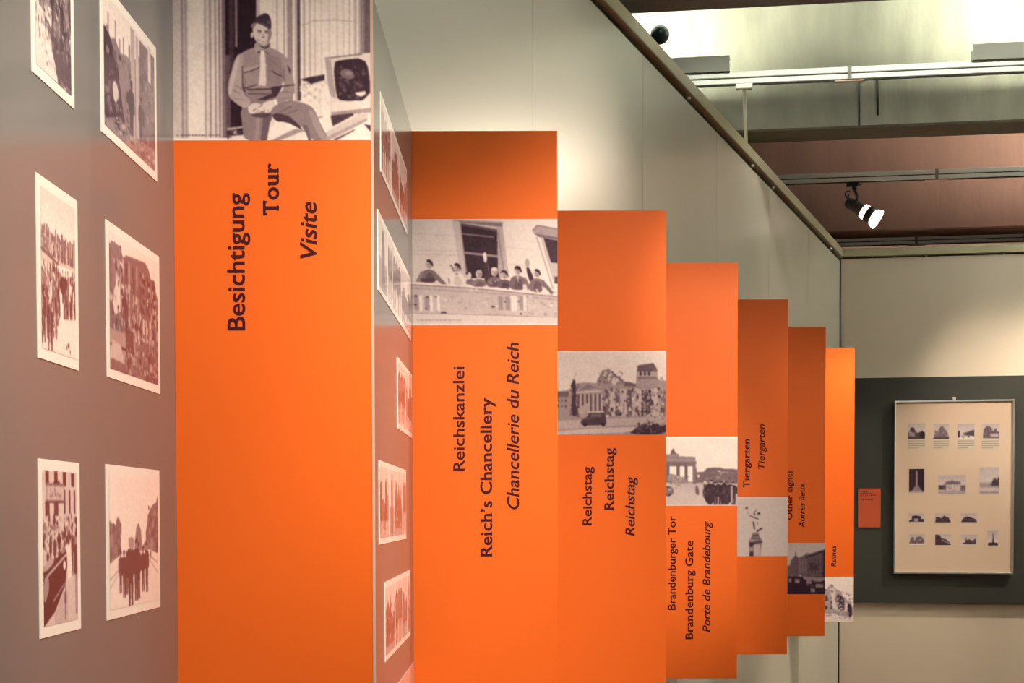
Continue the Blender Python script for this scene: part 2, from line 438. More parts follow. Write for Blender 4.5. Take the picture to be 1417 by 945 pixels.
# ---- the seven photographs on the orange panels
def pic_soldier():
    P = Pic(270, 203, (92, -40, 1290, 862), 0.80, 3)
    # left fluted column
    P.rect(92, -40, 430, 862, 0.70, v2=0.80, axis='x')
    for x, wd, v in ((150, 14, .50), (172, 14, .55), (290, 8, .55), (320, 12, .48), (352, 10, .45), (376, 14, .42), (400, 22, .35), (425, 24, .26)):
        P.rect(x - wd / 2, -40, x + wd / 2, 862, v)
    P.rect(185, -40, 280, 862, 0.84)
    # dark doorway
    P.rect(412, -40, 602, 850, 0.03)
    P.rect(434, -40, 462, 420, 0.13); P.rect(472, -40, 484, 280, 0.42)
    P.rect(412, 330, 440, 850, .22)
    # centre column
    P.rect(600, -40, 850, 862, 0.82)
    for x, wd, v in ((612, 22, .66), (726, 8, .58), (768, 9, .52), (800, 26, .50), (815, 6, .30), (700, 6, .72)):
        P.rect(x - wd / 2, -40, x + wd / 2, 862, v)
    P.rect(832, -40, 850, 640, .62); P.rect(848, -40, 872, 615, 0.18)
    # right column
    P.rect(866, -40, 1218, 478, 0.84)
    for x, wd, v in ((890, 14, .62), (925, 9, .66), (955, 7, .7), (995, 8, .74), (1042, 9, .76), (1090, 8, .72), (1128, 9, .74), (1165, 9, .66), (1200, 14, .62)):
        P.rect(x - wd / 2, -40, x + wd / 2, 478, v)
    P.line([(870, 145), (905, 140), (935, 120), (1080, 112), (1215, 128)], 6, .6)
    P.rect(1216, -40, 1290, 330, .46); P.rect(1254, -40, 1290, 320, .30)
    P.poly([(1216, -40), (1228, -40), (1228, 320), (1216, 320)], .7)
    # broken masonry below
    P.rect(868, 470, 1290, 862, 0.86)
    P.rub(60, (870, 490, 1030, 640), 5, 16, (.72, .9))
    P.poly([(872, 480), (920, 468), (1012, 452), (1014, 488), (965, 500), (930, 515), (905, 495), (880, 492)], .12)
    P.rub(18, (870, 500, 960, 600), 4, 10, (.55, .72), 1.5)
    P.line([(985, 560), (985, 700)], 4, .66); P.line([(950, 725), (1000, 715)], 6, .35)
    # framed dark slab
    P.poly([(1016, 352), (1060, 345), (1290, 318), (1290, 640), (1060, 655), (1040, 600)], .80)
    P.poly([(1016, 356), (1050, 362), (1082, 600), (1050, 590), (1030, 500)], .55)
    P.line([(1016, 352), (1240, 326)], 9, .38)
    P.poly([(1064, 378), (1110, 362), (1250, 348), (1285, 430), (1290, 612), (1110, 620), (1082, 590)], .08, sm=1)
    P.rub(70, (1100, 400, 1270, 600), 6, 20, (.05, .24)); P.ell(1150, 450, 45, 30, .34, 20); P.ell(1160, 445, 22, 14, .44)
    P.poly([(1196, 566), (1260, 556), (1262, 575), (1235, 592), (1205, 580)], .8)
    P.poly([(1040, 632), (1290, 616), (1290, 662), (1046, 690)], .82); P.poly([(1046, 688), (1290, 660), (1290, 690), (1060, 712)], .52)
    P.poly([(1046, 708), (1180, 694), (1190, 706), (1060, 776)], .16)
    P.poly([(1005, 820), (1240, 688), (1276, 700), (1270, 740), (1040, 862), (1000, 862)], .72)
    P.poly([(1020, 842), (1272, 722), (1270, 742), (1040, 862), (1010, 862)], .55)
    P.poly([(1060, 858), (1190, 795), (1196, 800), (1086, 862)], .25)
    P.poly([(1248, 760), (1290, 770), (1290, 810)], .12)
    # white block and planks behind the legs
    P.poly([(650, 862), (700, 740), (790, 745), (850, 790), (860, 862)], .86, sm=1)
    P.poly([(690, 862), (830, 790), (900, 800), (800, 862)], .50); P.poly([(740, 862), (880, 805), (905, 830), (850, 862)], .82)
    P.poly([(420, 862), (440, 835), (540, 825), (540, 862)], .8); P.line([(420, 792), (520, 778)], 12, .62); P.rect(420, 800, 510, 830, .12)
    P.rub(14, (430, 780, 520, 850), 5, 12, (.3, .7))
    P.blur(3); P.noise(.03, 6)
    # --- figure
    T = .47
    P.poly([(498, 660), (560, 640), (690, 650), (700, 720), (660, 780), (640, 862), (520, 862), (512, 780)], .40, sm=1)      # standing leg
    P.poly([(640, 700), (690, 690), (660, 862), (620, 862)], .27)
    P.poly([(600, 700), (620, 720), (605, 862), (585, 862)], .46)
    P.poly([(670, 640), (790, 610), (900, 632), (950, 668), (985, 760), (1040, 862), (915, 862), (880, 780), (840, 770), (760, 735), (700, 740)], .42, sm=1)   # raised leg
    P.poly([(690, 690), (780, 700), (850, 760), (880, 800), (850, 785), (780, 748), (710, 745)], .15, sm=1)
    P.poly([(905, 660), (950, 690), (985, 770), (1030, 862), (985, 862), (940, 760)], .52, sm=1)
    P.line([(735, 690), (810, 650)], 7, .28); P.line([(760, 705), (850, 672)], 6, .30); P.line([(775, 640), (830, 628)], 6, .52)
    P.poly([(880, 770), (905, 765), (930, 862), (912, 862)], .30)
    # trunk
    P.poly([(592, 276), (690, 282), (760, 322), (800, 370), (790, 420), (490, 420), (468, 375), (490, 326)], T + .02, sm=2)
    P.poly([(498, 340), (585, 280), (690, 285), (760, 345), (790, 420), (745, 540), (720, 640), (560, 650), (530, 560), (512, 460)], T, sm=1)
    P.poly([(640, 320), (760, 350), (780, 430), (740, 530), (650, 540)], T - .05, sm=1)
    P.poly([(525, 560), (720, 555), (715, 640), (560, 640)], .40)
    # sleeves
    P.poly([(520, 318), (478, 330), (446, 430), (424, 520), (428, 590), (470, 630), (530, 668), (562, 640), (560, 610), (520, 570), (515, 450), (520, 360)], .55, sm=1)
    P.poly([(508, 395), (518, 400), (522, 560), (508, 545)], .26)
    P.poly([(452, 430), (480, 345), (500, 330), (490, 400), (450, 540), (445, 580), (426, 560)], .66, sm=1)
    P.line([(450, 548), (500, 570)], 7, .40); P.line([(455, 600), (530, 610)], 6, .44); P.line([(470, 520), (515, 545)], 6, .42)
    P.poly([(745, 330), (785, 350), (812, 440), (832, 520), (830, 580), (740, 640), (705, 625), (712, 590), (770, 540), (760, 450)], .50, sm=1)
    P.poly([(785, 390), (805, 420), (800, 450)], .12); P.line([(765, 400), (768, 500)], 8, .36)
    P.line([(758, 525), (830, 515)], 9, .20); P.line([(740, 560), (815, 560)], 6, .36); P.line([(730, 600), (800, 600)], 6, .38)
    # shirt details
    P.line([(522, 440), (560, 432), (618, 408)], 7, .16); P.line([(690, 428), (720, 448), (752, 462)], 7, .16)
    P.poly([(524, 415), (618, 392), (616, 404), (560, 428), (524, 434)], .55); P.line([(530, 470), (530, 520)], 5, .38)
    P.line([(520, 540), (600, 515)], 8, .18); P.line([(540, 545), (740, 540)], 10, .13); P.rect(548, 548, 720, 566, .40)
    P.line([(550, 572), (710, 574)], 7, .22); P.poly([(690, 530), (760, 520), (720, 590), (650, 612), (600, 610), (690, 570)], .12)
    P.poly([(585, 280), (628, 300), (612, 322), (596, 318)], .56); P.poly([(690, 285), (655, 300), (690, 330)], .46); P.poly([(598, 316), (628, 300), (622, 320)], .15); P.poly([(648, 302), (682, 330), (662, 320)], .12)
    P.poly([(624, 302), (646, 302), (660, 400), (656, 522), (612, 520), (622, 400)], .82, v2=.74); P.line([(655, 330), (660, 520)], 4, .5)
    # hands
    P.poly([(545, 650), (580, 628), (625, 632), (640, 660), (620, 690), (560, 698), (548, 680)], .74, sm=2)
    P.poly([(612, 655), (650, 622), (700, 608), (722, 632), (700, 655), (680, 690), (655, 694), (648, 680), (625, 680)], .78, sm=2)
    P.line([(575, 680), (600, 662)], 6, .38); P.line([(590, 692), (612, 672)], 5, .42); P.line([(612, 655), (636, 640)], 5, .34); P.line([(640, 690), (648, 668)], 5, .44); P.line([(665, 694), (668, 672)], 5, .48)
    P.poly([(700, 608), (718, 606), (728, 632), (716, 646)], .88)
    P.poly([(560, 698), (640, 690), (700, 700), (640, 725), (575, 715)], .14, sm=1, alpha=.8)
    # head
    P.poly([(590, 250), (685, 240), (688, 290), (650, 305), (622, 300), (585, 285)], .52, sm=1)
    P.poly([(574, 150), (600, 124), (680, 150), (694, 200), (686, 240), (660, 272), (630, 276), (604, 256), (586, 225)], .74, sm=2)
    P.poly([(600, 250), (634, 278), (664, 272), (680, 252), (676, 290), (640, 296)], .22, sm=1)
    P.poly([(660, 160), (694, 175), (692, 215), (668, 262), (650, 268), (672, 220)], .54, sm=1)
    P.ell(574, 206, 9, 18, .66)
    P.poly([(566, 150), (582, 128), (610, 120), (600, 140), (580, 170)], .42)
    P.poly([(566, 138), (608, 90), (655, 68), (680, 82), (692, 120), (690, 178), (676, 165), (640, 142), (600, 128)], .11, sm=1)
    P.poly([(600, 122), (640, 128), (686, 160), (684, 176), (640, 146), (596, 130)], .20); P.ell(676, 128, 8, 9, .28); P.line([(610, 92), (655, 72)], 7, .2)
    P.line([(606, 180), (634, 181)], 8, .24); P.line([(650, 182), (672, 184)], 8, .24); P.ell(622, 190, 9, 4, .34); P.ell(661, 191, 8, 4, .34)
    P.poly([(640, 190), (652, 212), (644, 222), (632, 216)], .62); P.line([(632, 221), (654, 222)], 6, .34)
    P.line([(612, 238), (640, 246), (664, 240)], 6, .30); P.line([(618, 241), (660, 243)], 4, .88); P.line([(604, 226), (612, 242)], 4, .5)
    P.poly([(668, 168), (694, 178), (690, 225), (664, 268), (676, 220)], .40, sm=1, alpha=.7); P.poly([(590, 226), (612, 246), (640, 262), (664, 262), (640, 276), (610, 262)], .52, sm=1, alpha=.7)
    P.poly([(604, 184), (634, 184), (632, 198), (608, 198)], .5, sm=1, alpha=.6); P.poly([(650, 186), (674, 187), (672, 200), (652, 200)], .46, sm=1, alpha=.6)
    # caption specks along the lower left edge
    for x0, x1 in ((112, 128), (136, 200), (204, 280), (292, 300), (308, 345), (350, 368)):
        x = x0
        while x < x1:
            P.rect(x, 825, x + 5, 836, .28); x += 8
    P.rect(92, 846, 420, 862, .84)
    P.blur(1); P.noise(.025, 5); P.noise(.02, 40)
    return P.done()

def pic_balcony():
    P = Pic(210, 152, (90, 105, 1105, 852), 0.74, 5)
    P.poly([(90, 105), (1105, 105), (1105, 640), (90, 560)], .70, v2=.76, axis='x')
    for y0, y1 in ((205, 225), (350, 360), (322, 328)):
        P.line([(90, y0), (430, y1)], 4, .60)
    for x, y in ((730, 300), (760, 420), (900, 260)): P.line([(x, y), (x + 150, y + 18)], 4, .66)
    # main window
    P.poly([(370, 108), (720, 122), (765, 500), (470, 500)], .60)
    P.poly([(384, 108), (728, 124), (718, 162), (430, 128)], .34); P.poly([(384, 108), (728, 124), (726, 134), (384, 118)], .5)
    P.poly([(428, 132), (684, 178), (690, 470), (700, 520), (470, 520)], .07)
    P.line([(440, 208), (660, 232)], 10, .34); P.line([(455, 340), (690, 368)], 16, .42); P.poly([(432, 132), (684, 178), (682, 196), (560, 172), (436, 150)], .2)
    P.poly([(684, 170), (720, 168), (770, 520), (700, 520)], .50, v2=.62, axis='x'); P.line([(690, 200), (735, 500)], 8, .38)
    P.poly([(372, 130), (430, 132), (478, 520), (430, 520)], .62); P.line([(428, 140), (470, 500)], 8, .42)
    # right window
    P.poly([(930, 185), (965, 148), (1105, 175), (1105, 260), (1000, 235), (945, 212)], .50); P.line([(930, 185), (965, 150), (1105, 176)], 7, .32); P.poly([(940, 205), (1105, 235), (1105, 255), (975, 232)], .30)
    P.poly([(985, 235), (1105, 250), (1105, 560), (1080, 560)], .60); P.poly([(1008, 238), (1105, 256), (1105, 415), (1060, 410)], .10); P.rect(1085, 510, 1105, 560, .15)
    P.line([(960, 230), (1075, 600)], 12, .56)
    # waving arm in the window
    P.poly([(592, 410), (615, 405), (640, 520), (620, 560), (595, 560)], .12); P.line([(618, 420), (630, 500)], 4, .3)
    P.poly([(582, 360), (592, 338), (606, 340), (612, 370), (610, 408), (594, 412)], .74, sm=1)
    # people: head x, y, size, dress, cap
    def bust(x, y, r, dress, cap, sh=2.2, low=580, skin=.62):
        P.poly([(x - r * sh, low), (x - r * sh * .92, y + r * 2.3), (x - r * .9, y + r * 1.45), (x + r * .9, y + r * 1.45), (x + r * sh * .95, y + r * 2.3), (x + r * sh, low)], dress, sm=1)
        P.poly([(x - r * sh * .5, low), (x - r * .5, y + r * 2.4), (x + r * .9, y + r * 2.2), (x + r * sh * .8, low)], dress - .10, sm=1)
        P.ell(x, y, r, r * 1.3, skin); P.ell(x + r * .35, y + r * .3, r * .55, r * .8, skin - .12)
        P.line([(x - r * .55, y - r * .15), (x - r * .1, y - r * .12)], r * .25, .25); P.line([(x + r * .2, y - r * .12), (x + r * .6, y - r * .1)], r * .25, .25); P.line([(x - r * .3, y + r * .7), (x + r * .35, y + r * .7)], r * .22, .3)
        if cap: P.poly([(x - r * .9, y - r * .9), (x - r * .2, y - r * 1.7), (x + r * .9, y - r * 1.2), (x + r * 1.4, y + r * .3), (x + r * 1.05, y + r * .6), (x + r * .5, y - r * .5)], .06, sm=1)
    bust(206, 425, 24, .32, True, 2.5, 552); P.poly([(112, 545), (150, 470), (175, 470), (150, 548)], .38); P.poly([(255, 480), (330, 560), (300, 566), (245, 520)], .32)
    P.poly([(150, 520), (250, 520), (250, 548), (150, 546)], .15)
    bust(400, 450, 24, .74, True, 2.4, 575); P.line([(358, 425), (385, 475)], 14, .36); P.line([(345, 520), (350, 560)], 7, .2); P.poly([(385, 485), (400, 500), (415, 485)], .35)
    P.ell(487, 500, 17, 22, .68); P.poly([(462, 484), (478, 474), (486, 480), (470, 500)], .1); P.poly([(465, 560), (470, 530), (510, 525), (540, 575)], .3)
    bust(556, 492, 23, .34, False, 2.3, 582); P.poly([(535, 478), (545, 462), (572, 462), (580, 480), (560, 470)], .5)
    bust(664, 476, 24, .30, False, 2.3, 585); P.ell(664, 458, 22, 14, .74); P.rub(8, (630, 530, 700, 560), 4, 7, (.5, .7))
    bust(732, 498, 22, .26, True, 2.4, 592); P.poly([(705, 488), (715, 466), (745, 468), (756, 488), (735, 480)], .08); P.poly([(735, 575), (765, 580), (768, 612), (750, 600)], .2)
    bust(826, 470, 23, .30, True, 2.5, 605, .64); P.poly([(802, 455), (812, 436), (845, 442), (850, 462), (826, 458)], .05); P.poly([(880, 510), (925, 600), (900, 606), (868, 560)], .34); P.poly([(862, 570), (885, 560), (895, 600), (868, 602)], .7); P.poly([(818, 505), (835, 505), (830, 560)], .6)
    P.poly([(882, 450), (905, 440), (940, 520), (945, 585), (915, 560)], .10, sm=1); P.poly([(880, 430), (885, 380), (908, 392), (912, 440), (896, 446)], .52, sm=1)
    bust(960, 490, 22, .34, True, 2.4, 620); P.poly([(1005, 530), (1080, 625), (1062, 636), (1000, 570)], .3); P.poly([(998, 575), (1030, 622), (1000, 622)], .74)
    # parapet
    P.poly([(90, 550), (330, 568), (700, 592), (900, 612), (1105, 640), (1105, 655), (700, 608), (330, 580), (90, 565)], .78)
    P.poly([(90, 564), (330, 580), (700, 606), (1105, 650), (1105, 852), (90, 852)], .58, v2=.64)
    P.line([(90, 566), (450, 586), (700, 610), (1105, 652)], 8, .38); P.line([(90, 590), (700, 630), (1105, 676)], 6, .46)
    P.rub(120, (95, 600, 1100, 780), 6, 20, (.54, .72), .7)
    for x in (100, 175, 690, 740, 835): P.poly([(x, 648), (x + 32, 650), (x + 36, 748), (x + 4, 745)], .46); 
    for x in (138, 212, 262, 780, 800, 865): P.poly([(x, 640), (x + 18, 645), (x + 22, 752), (x + 4, 750)], .76)
    for x, y, r in ((115, 645, 14), (195, 652, 12), (255, 652, 9), (310, 765, 22), (655, 722, 14), (738, 688, 10), (835, 685, 8), (850, 772, 12), (462, 732, 6), (110, 705, 12), (185, 735, 10)): P.ell(x, y, r, r * .5, .2)
    P.rub(50, (860, 660, 1100, 800), 5, 14, (.46, .66))
    P.poly([(90, 765), (1105, 800), (1105, 852), (90, 852)], .70); P.line([(100, 766), (720, 782), (1000, 795)], 5, .46)
    for x in range(122, 430, 9): P.rect(x, 810, x + 6, 820, .44 + .1 * ((x // 9) % 3 == 0))
    P.rect(90, 840, 1105, 852, .76)
    P.blur(1); P.noise(.03, 4); P.noise(.02, 30)
    return P.done()

def pic_ruin():
    P = Pic(160, 118, (-31, 38, 1113, 880), 0.75, 7)
    P.poly([(-31, 460), (40, 445), (130, 430), (230, 362), (330, 350), (420, 365), (480, 230), (545, 215), (570, 245), (690, 340), (700, 370), (740, 345), (810, 375), (820, 190), (845, 175), (985, 158), (1025, 225), (1030, 330), (1113, 340), (1113, 720), (-31, 720)], .47)
    P.poly([(430, 360), (480, 235), (545, 220), (560, 250), (690, 345), (690, 380), (560, 380)], .42)
    for a in ((505, 275, 14, 26), (540, 310, 16, 40), (595, 340, 26, 44), (560, 265, 12, 20), (630, 330, 10, 22)): P.ell(*a, .68, 15)
    P.line([(480, 235), (420, 360)], 8, .25); P.line([(560, 245), (700, 360)], 10, .25); P.line([(530, 225), (530, 370)], 6, .28); P.line([(470, 300), (620, 300)], 5, .3); P.poly([(700, 345), (810, 370), (810, 400), (690, 390)], .26)
    P.rub(40, (440, 240, 680, 380), 6, 14, (.2, .5), 1.3)
    P.poly([(828, 190), (985, 162), (1020, 225), (1020, 250), (822, 255)], .22); P.rect(822, 250, 1020, 300, .52)
    for x in (858, 900, 942): P.ell(x, 268, 11, 22, .1)
    P.rub(25, (830, 180, 1010, 250), 5, 12, (.1, .4)); P.rect(830, 300, 1020, 322, .34)
    P.poly([(215, 460), (330, 380), (440, 440), (440, 470), (215, 485)], .48); P.line([(215, 458), (470, 440)], 16, .64); P.poly([(230, 440), (330, 370), (420, 410), (300, 430)], .36)
    for x in range(230, 470, 42): P.rect(x, 470, x + 18, 640, .20); P.rect(x + 18, 470, x + 38, 650, .56)
    P.rect(-31, 500, 140, 640, .46); P.windows(-20, 510, 130, 620, 4, 2, .4, .45, .2); P.rect(-31, 450, 140, 500, .28); P.poly([(-31, 380), (30, 350), (34, 520), (-31, 540)], .2)
    for x, wd in ((505, 44), (610, 40), (725, 46), (905, 60), (1060, 44)): P.rect(x, 430, x + wd, 700, .26)
    for x, wd in ((560, 46), (655, 60), (775, 70), (840, 56), (980, 60)): P.rect(x, 420, x + wd, 690, .60)
    P.rub(190, (470, 420, 1110, 700), 8, 24, (.12, .72), 1.6)
    P.rub(40, (870, 440, 960, 680), 8, 20, (.05, .35), 1.5); P.rub(30, (1030, 380, 1110, 720), 8, 20, (.1, .5), 1.5)
    P.line([(1050, 330), (1066, 300), (1080, 340)], 8, .4)
    P.poly([(165, 700), (175, 420), (160, 390), (185, 320), (205, 330), (215, 420), (210, 560), (245, 700)], .12); P.line([(190, 330), (215, 260)], 6, .45); P.line([(185, 340), (110, 290)], 4, .55); P.rub(30, (150, 360, 240, 690), 6, 12, (.08, .3), 1.5)
    P.poly([(230, 620), (330, 560), (350, 650), (260, 690)], .54)
    P.poly([(-31, 640), (180, 690), (260, 705), (560, 700), (1113, 690), (1113, 880), (-31, 880)], .46)
    P.poly([(-31, 740), (1113, 700), (1113, 760), (500, 800), (-31, 830)], .56); P.poly([(-31, 850), (400, 815), (900, 800), (700, 860), (-31, 880)], .62)
    P.poly([(265, 790), (258, 735), (330, 700), (345, 652), (490, 648), (512, 720), (520, 760), (495, 785)], .14, sm=1); P.line([(335, 655), (492, 650)], 12, .66); P.rect(362, 668, 470, 700, .26); P.line([(290, 720), (400, 715)], 8, .28)
    for x in (305, 485): P.ell(x, 778, 22, 20, .05)
    P.poly([(735, 880), (800, 820), (905, 760), (1000, 750), (1060, 800), (1113, 780), (1113, 880)], .08, sm=1); P.rub(60, (800, 770, 1110, 870), 8, 18, (.03, .34)); P.rub(30, (920, 690, 1110, 780), 6, 18, (.3, .7))
    P.rect(-31, 38, 1113, 52, .80)
    P.blur(1); P.noise(.04, 4)
    return P.done()

def pic_gate():
    P = Pic(140, 104, (-197, 72, 890, 865), 0.84, 9)
    P.rect(-197, 600, 890, 865, .62, v2=.68)
    P.poly([(-197, 270), (120, 275), (130, 235), (155, 205), (170, 240), (185, 262), (220, 270), (222, 296), (408, 304), (410, 350), (424, 365), (410, 400), (-197, 400)], .46)
    P.poly([(-197, 355), (420, 362), (410, 405), (-197, 405)], .34); P.line([(-197, 300), (405, 318)], 8, .36); P.poly([(128, 270), (140, 225), (160, 205), (180, 262), (220, 270)], .3)
    P.rect(-197, 400, 412, 600, .30)
    for x0, x1 in ((112, 190), (230, 285), (318, 378), (0, 70), (-120, -50)): P.rect(x0, 412, x1, 590, .88)
    P.poly([(100, 490), (190, 510), (240, 530), (310, 570), (310, 610), (80, 610)], .46, sm=1); P.rub(50, (80, 520, 330, 620), 6, 14, (.3, .7)); P.poly([(385, 405), (412, 405), (430, 480), (420, 612), (380, 612)], .36)
    P.poly([(405, 480), (500, 475), (545, 430), (690, 425), (730, 440), (830, 440), (890, 450), (890, 610), (410, 600)], .32); P.ell(445, 525, 12, 18, .8); P.rub(80, (500, 440, 890, 600), 8, 18, (.22, .5)); P.ell(680, 468, 20, 9, .72); P.line([(500, 490), (890, 490)], 5, .42)
    P.poly([(410, 720), (405, 660), (425, 620), (450, 680), (455, 730), (435, 750)], .3, sm=1)
    P.poly([(490, 730), (500, 660), (560, 600), (640, 600), (690, 620), (880, 620), (878, 700), (820, 840), (700, 850), (700, 760), (620, 760), (600, 860), (540, 840)], .10, sm=1)
    for x, y in ((590, 570), (640, 590), (700, 585), (765, 590), (845, 590)): P.man(x, y, 270, .10 + .05 * (x % 2), .62, w=1.3)
    P.rub(36, (500, 620, 870, 760), 10, 24, (.06, .26), 1.4); P.rect(815, 640, 835, 830, .6); P.ell(520, 590, 18, 12, .74)
    P.poly([(70, 650), (140, 640), (165, 700), (150, 740), (72, 750)], .34, sm=1); P.ell(100, 740, 30, 14, .1); P.ell(95, 650, 28, 12, .2); P.rub(12, (70, 640, 150, 750), 6, 14, (.2, .75))
    P.rub(14, (180, 590, 250, 660), 6, 12, (.34, .5))
    P.rect(-197, 72, 890, 86, .92); P.rect(-197, 852, 890, 865, .74)
    P.blur(1); P.noise(.03, 4); P.noise(.02, 30)
    return P.done()

def pic_column():
    P = Pic(120, 88, (-430, 28, 748, 890), 0.70, 11)
    P.rect(-430, 28, 748, 890, .66, v2=.74, axis='x')
    P.poly([(185, 700), (180, 670), (230, 600), (235, 555), (270, 540), (325, 545), (335, 600), (385, 660), (380, 700), (360, 760), (355, 890), (195, 890)], .40, sm=1)
    P.poly([(190, 690), (300, 690), (250, 730), (205, 770), (195, 740)], .10); P.poly([(240, 580), (330, 570), (330, 600), (225, 605)], .24); P.poly([(210, 620), (360, 640), (380, 690), (300, 700)], .2); P.line([(180, 650), (380, 655)], 12, .6)
    P.rect(255, 720, 345, 890, .64); P.rect(195, 820, 250, 890, .14); P.rect(200, 760, 240, 820, .5); P.line([(350, 720), (350, 880)], 12, .44)
    P.poly([(262, 540), (258, 480), (245, 440), (245, 340), (290, 330), (320, 400), (300, 480), (285, 540)], .70, sm=1)
    P.poly([(238, 385), (262, 390), (275, 500), (258, 500)], .10); P.line([(300, 530), (380, 478)], 26, .14); P.line([(195, 300), (325, 350)], 16, .22); P.ell(152, 184, 20, 16, .1, -30); P.line([(155, 240), (200, 300)], 12, .5)
    P.ell(328, 266, 22, 20, .14); P.line([(255, 270), (295, 205)], 14, .32); P.ell(265, 280, 16, 14, .24); P.line([(215, 160), (240, 100)], 12, .6); P.line([(290, 310), (350, 300)], 10, .6); P.line([(300, 385), (320, 430)], 16, .5)
    P.ell(425, 242, 36, 12, .76)
    P.rect(-430, 28, 748, 44, .78)
    P.blur(1); P.noise(.02, 5)
    return P.done()

def pic_church():
    P = Pic(104, 78, (-320, 42, 445, 600), 0.66, 13)
    P.poly([(-320, 260), (60, 290), (90, 215), (120, 180), (126, 120), (135, 180), (160, 205), (215, 180), (250, 150), (280, 160), (445, 110), (445, 420), (-320, 420)], .27)
    P.poly([(240, 190), (445, 120), (445, 140), (250, 210)], .12); P.poly([(445, 120), (445, 420), (420, 420), (425, 140)], .08)
    for x in (165, 200, 232): P.rect(x, 215, x + 14, 370, .36)
    for x in range(265, 420, 34): P.rect(x, 210, x + 16, 380, .19)
    P.rect(270, 260, 390, 340, .16); P.rub(40, (70, 220, 440, 400), 6, 14, (.18, .34), 1.4); P.line([(245, 150), (265, 165)], 20, .5); P.ell(180, 400, 12, 12, .6)
    P.rect(-320, 410, 445, 600, .06); P.poly([(200, 410), (445, 420), (445, 455), (220, 440)], .44)
    for b in ((55, 430, 80, 470), (120, 435, 168, 480), (245, 440, 300, 490), (320, 432, 420, 465), (345, 490, 428, 530), (290, 540, 340, 580)): P.rect(*b, .46)
    P.rub(30, (240, 440, 440, 590), 5, 12, (.05, .5), .6)
    P.blur(1); P.noise(.025, 4)
    return P.done()

def pic_rubble():
    P = Pic(96, 70, (78, 418, 765, 905), 0.85, 15)
    P.poly([(78, 600), (445, 560), (480, 535), (515, 500), (560, 540), (620, 580), (660, 640), (745, 720), (755, 830), (720, 870), (78, 840)], .56)
    P.poly([(500, 540), (560, 545), (590, 780), (545, 760)], .78); P.poly([(590, 600), (660, 650), (660, 770), (610, 790), (560, 660)], .14); P.rect(452, 620, 482, 680, .14); P.rect(450, 730, 478, 770, .14); P.rect(510, 680, 525, 770, .14)
    P.poly([(690, 700), (745, 720), (755, 800), (735, 865), (705, 830)], .12, sm=1); P.poly([(675, 690), (700, 720), (690, 790), (668, 800)], .8); P.line([(515, 505), (540, 515)], 10, .2); P.line([(600, 575), (630, 585)], 8, .3)
    P.rub(80, (440, 560, 750, 820), 8, 18, (.2, .85)); P.rub(40, (90, 620, 430, 820), 10, 26, (.2, .8))
    P.poly([(78, 820), (560, 815), (740, 870), (765, 905), (78, 905)], .80); P.line([(450, 838), (530, 830)], 8, .4); P.rub(20, (560, 810, 740, 870), 6, 12, (.2, .7))
    P.blur(1); P.noise(.03, 4)
    return P.done()

# ---- prints on the grey boards, coordinates 0..1 with y down
def pic_valley():
    P = Pic(80, 150, (0, 0, 1, 1), .34, 21)
    P.rub(420, (0, 0, 1, 1), .015, .06, (.05, .75), 1.0)
    P.poly([(0, .55), (.2, .64), (.45, .80), (.6, 1), (0, 1)], .82); P.rub(260, (0, 0, 1, .8), .01, .03, (.03, .7), 2.2); P.rub(60, (.1, .55, .6, .95), .02, .06, (.5, .9), .5)
    P.poly([(.4, .72), (.7, .70), (1, .80), (1, .97), (.6, .95), (.45, .84)], .22); P.rub(160, (.45, 0, 1, .8), .015, .06, (.03, .5), 1.3)
    P.rub(40, (.0, 0, .3, .5), .02, .05, (.6, .9), .8); P.line([(.05, .0), (.05, .5)], .08, .7)
    P.blur(1); P.noise(.05, 4); return P.done()
def pic_chimneys():
    P = Pic(110, 140, (0, 0, 1, 1), .85, 22)
    P.poly([(0, .28), (.06, .22), (.12, .30), (.2, .26), (.3, .33), (.42, .29), (.5, .3), (.7, .16), (.78, .12), (1, .1), (1, 1), (0, 1)], .42)
    for x, y0, w in ((.07, .12, .02), (.2, .12, .02), (.35, .18, .02), (.28, .22, .02), (.46, .18, .03)): P.rect(x, y0, x + w, .4, .42)
    P.poly([(0, .25), (.12, .3), (.25, .45), (.35, .8), (0, .95)], .16); P.rub(80, (0, .35, .5, .95), .02, .05, (.1, .45)); P.poly([(.14, .62), (.22, .58), (.27, .68), (.18, .78)], .72, sm=1)
    P.rect(.50, .02, .58, 1, .58); P.rect(.6, .04, .66, .9, .62); P.rect(.68, .04, 1, .95, .32); P.rub(40, (.68, .1, 1, .9), .02, .06, (.22, .42), 2); P.rect(.86, 0, .92, .3, .74)
    P.man(.51, .45, .5, .12, .2, w=.9); P.man(.7, .5, .42, .16, .3, w=.9); P.poly([(0, .95), (.4, .9), (1, .82), (1, 1), (0, 1)], .46); P.rub(120, (.2, .86, 1, 1), .015, .04, (.2, .7), .6)
    P.blur(1); P.noise(.04, 4); return P.done()
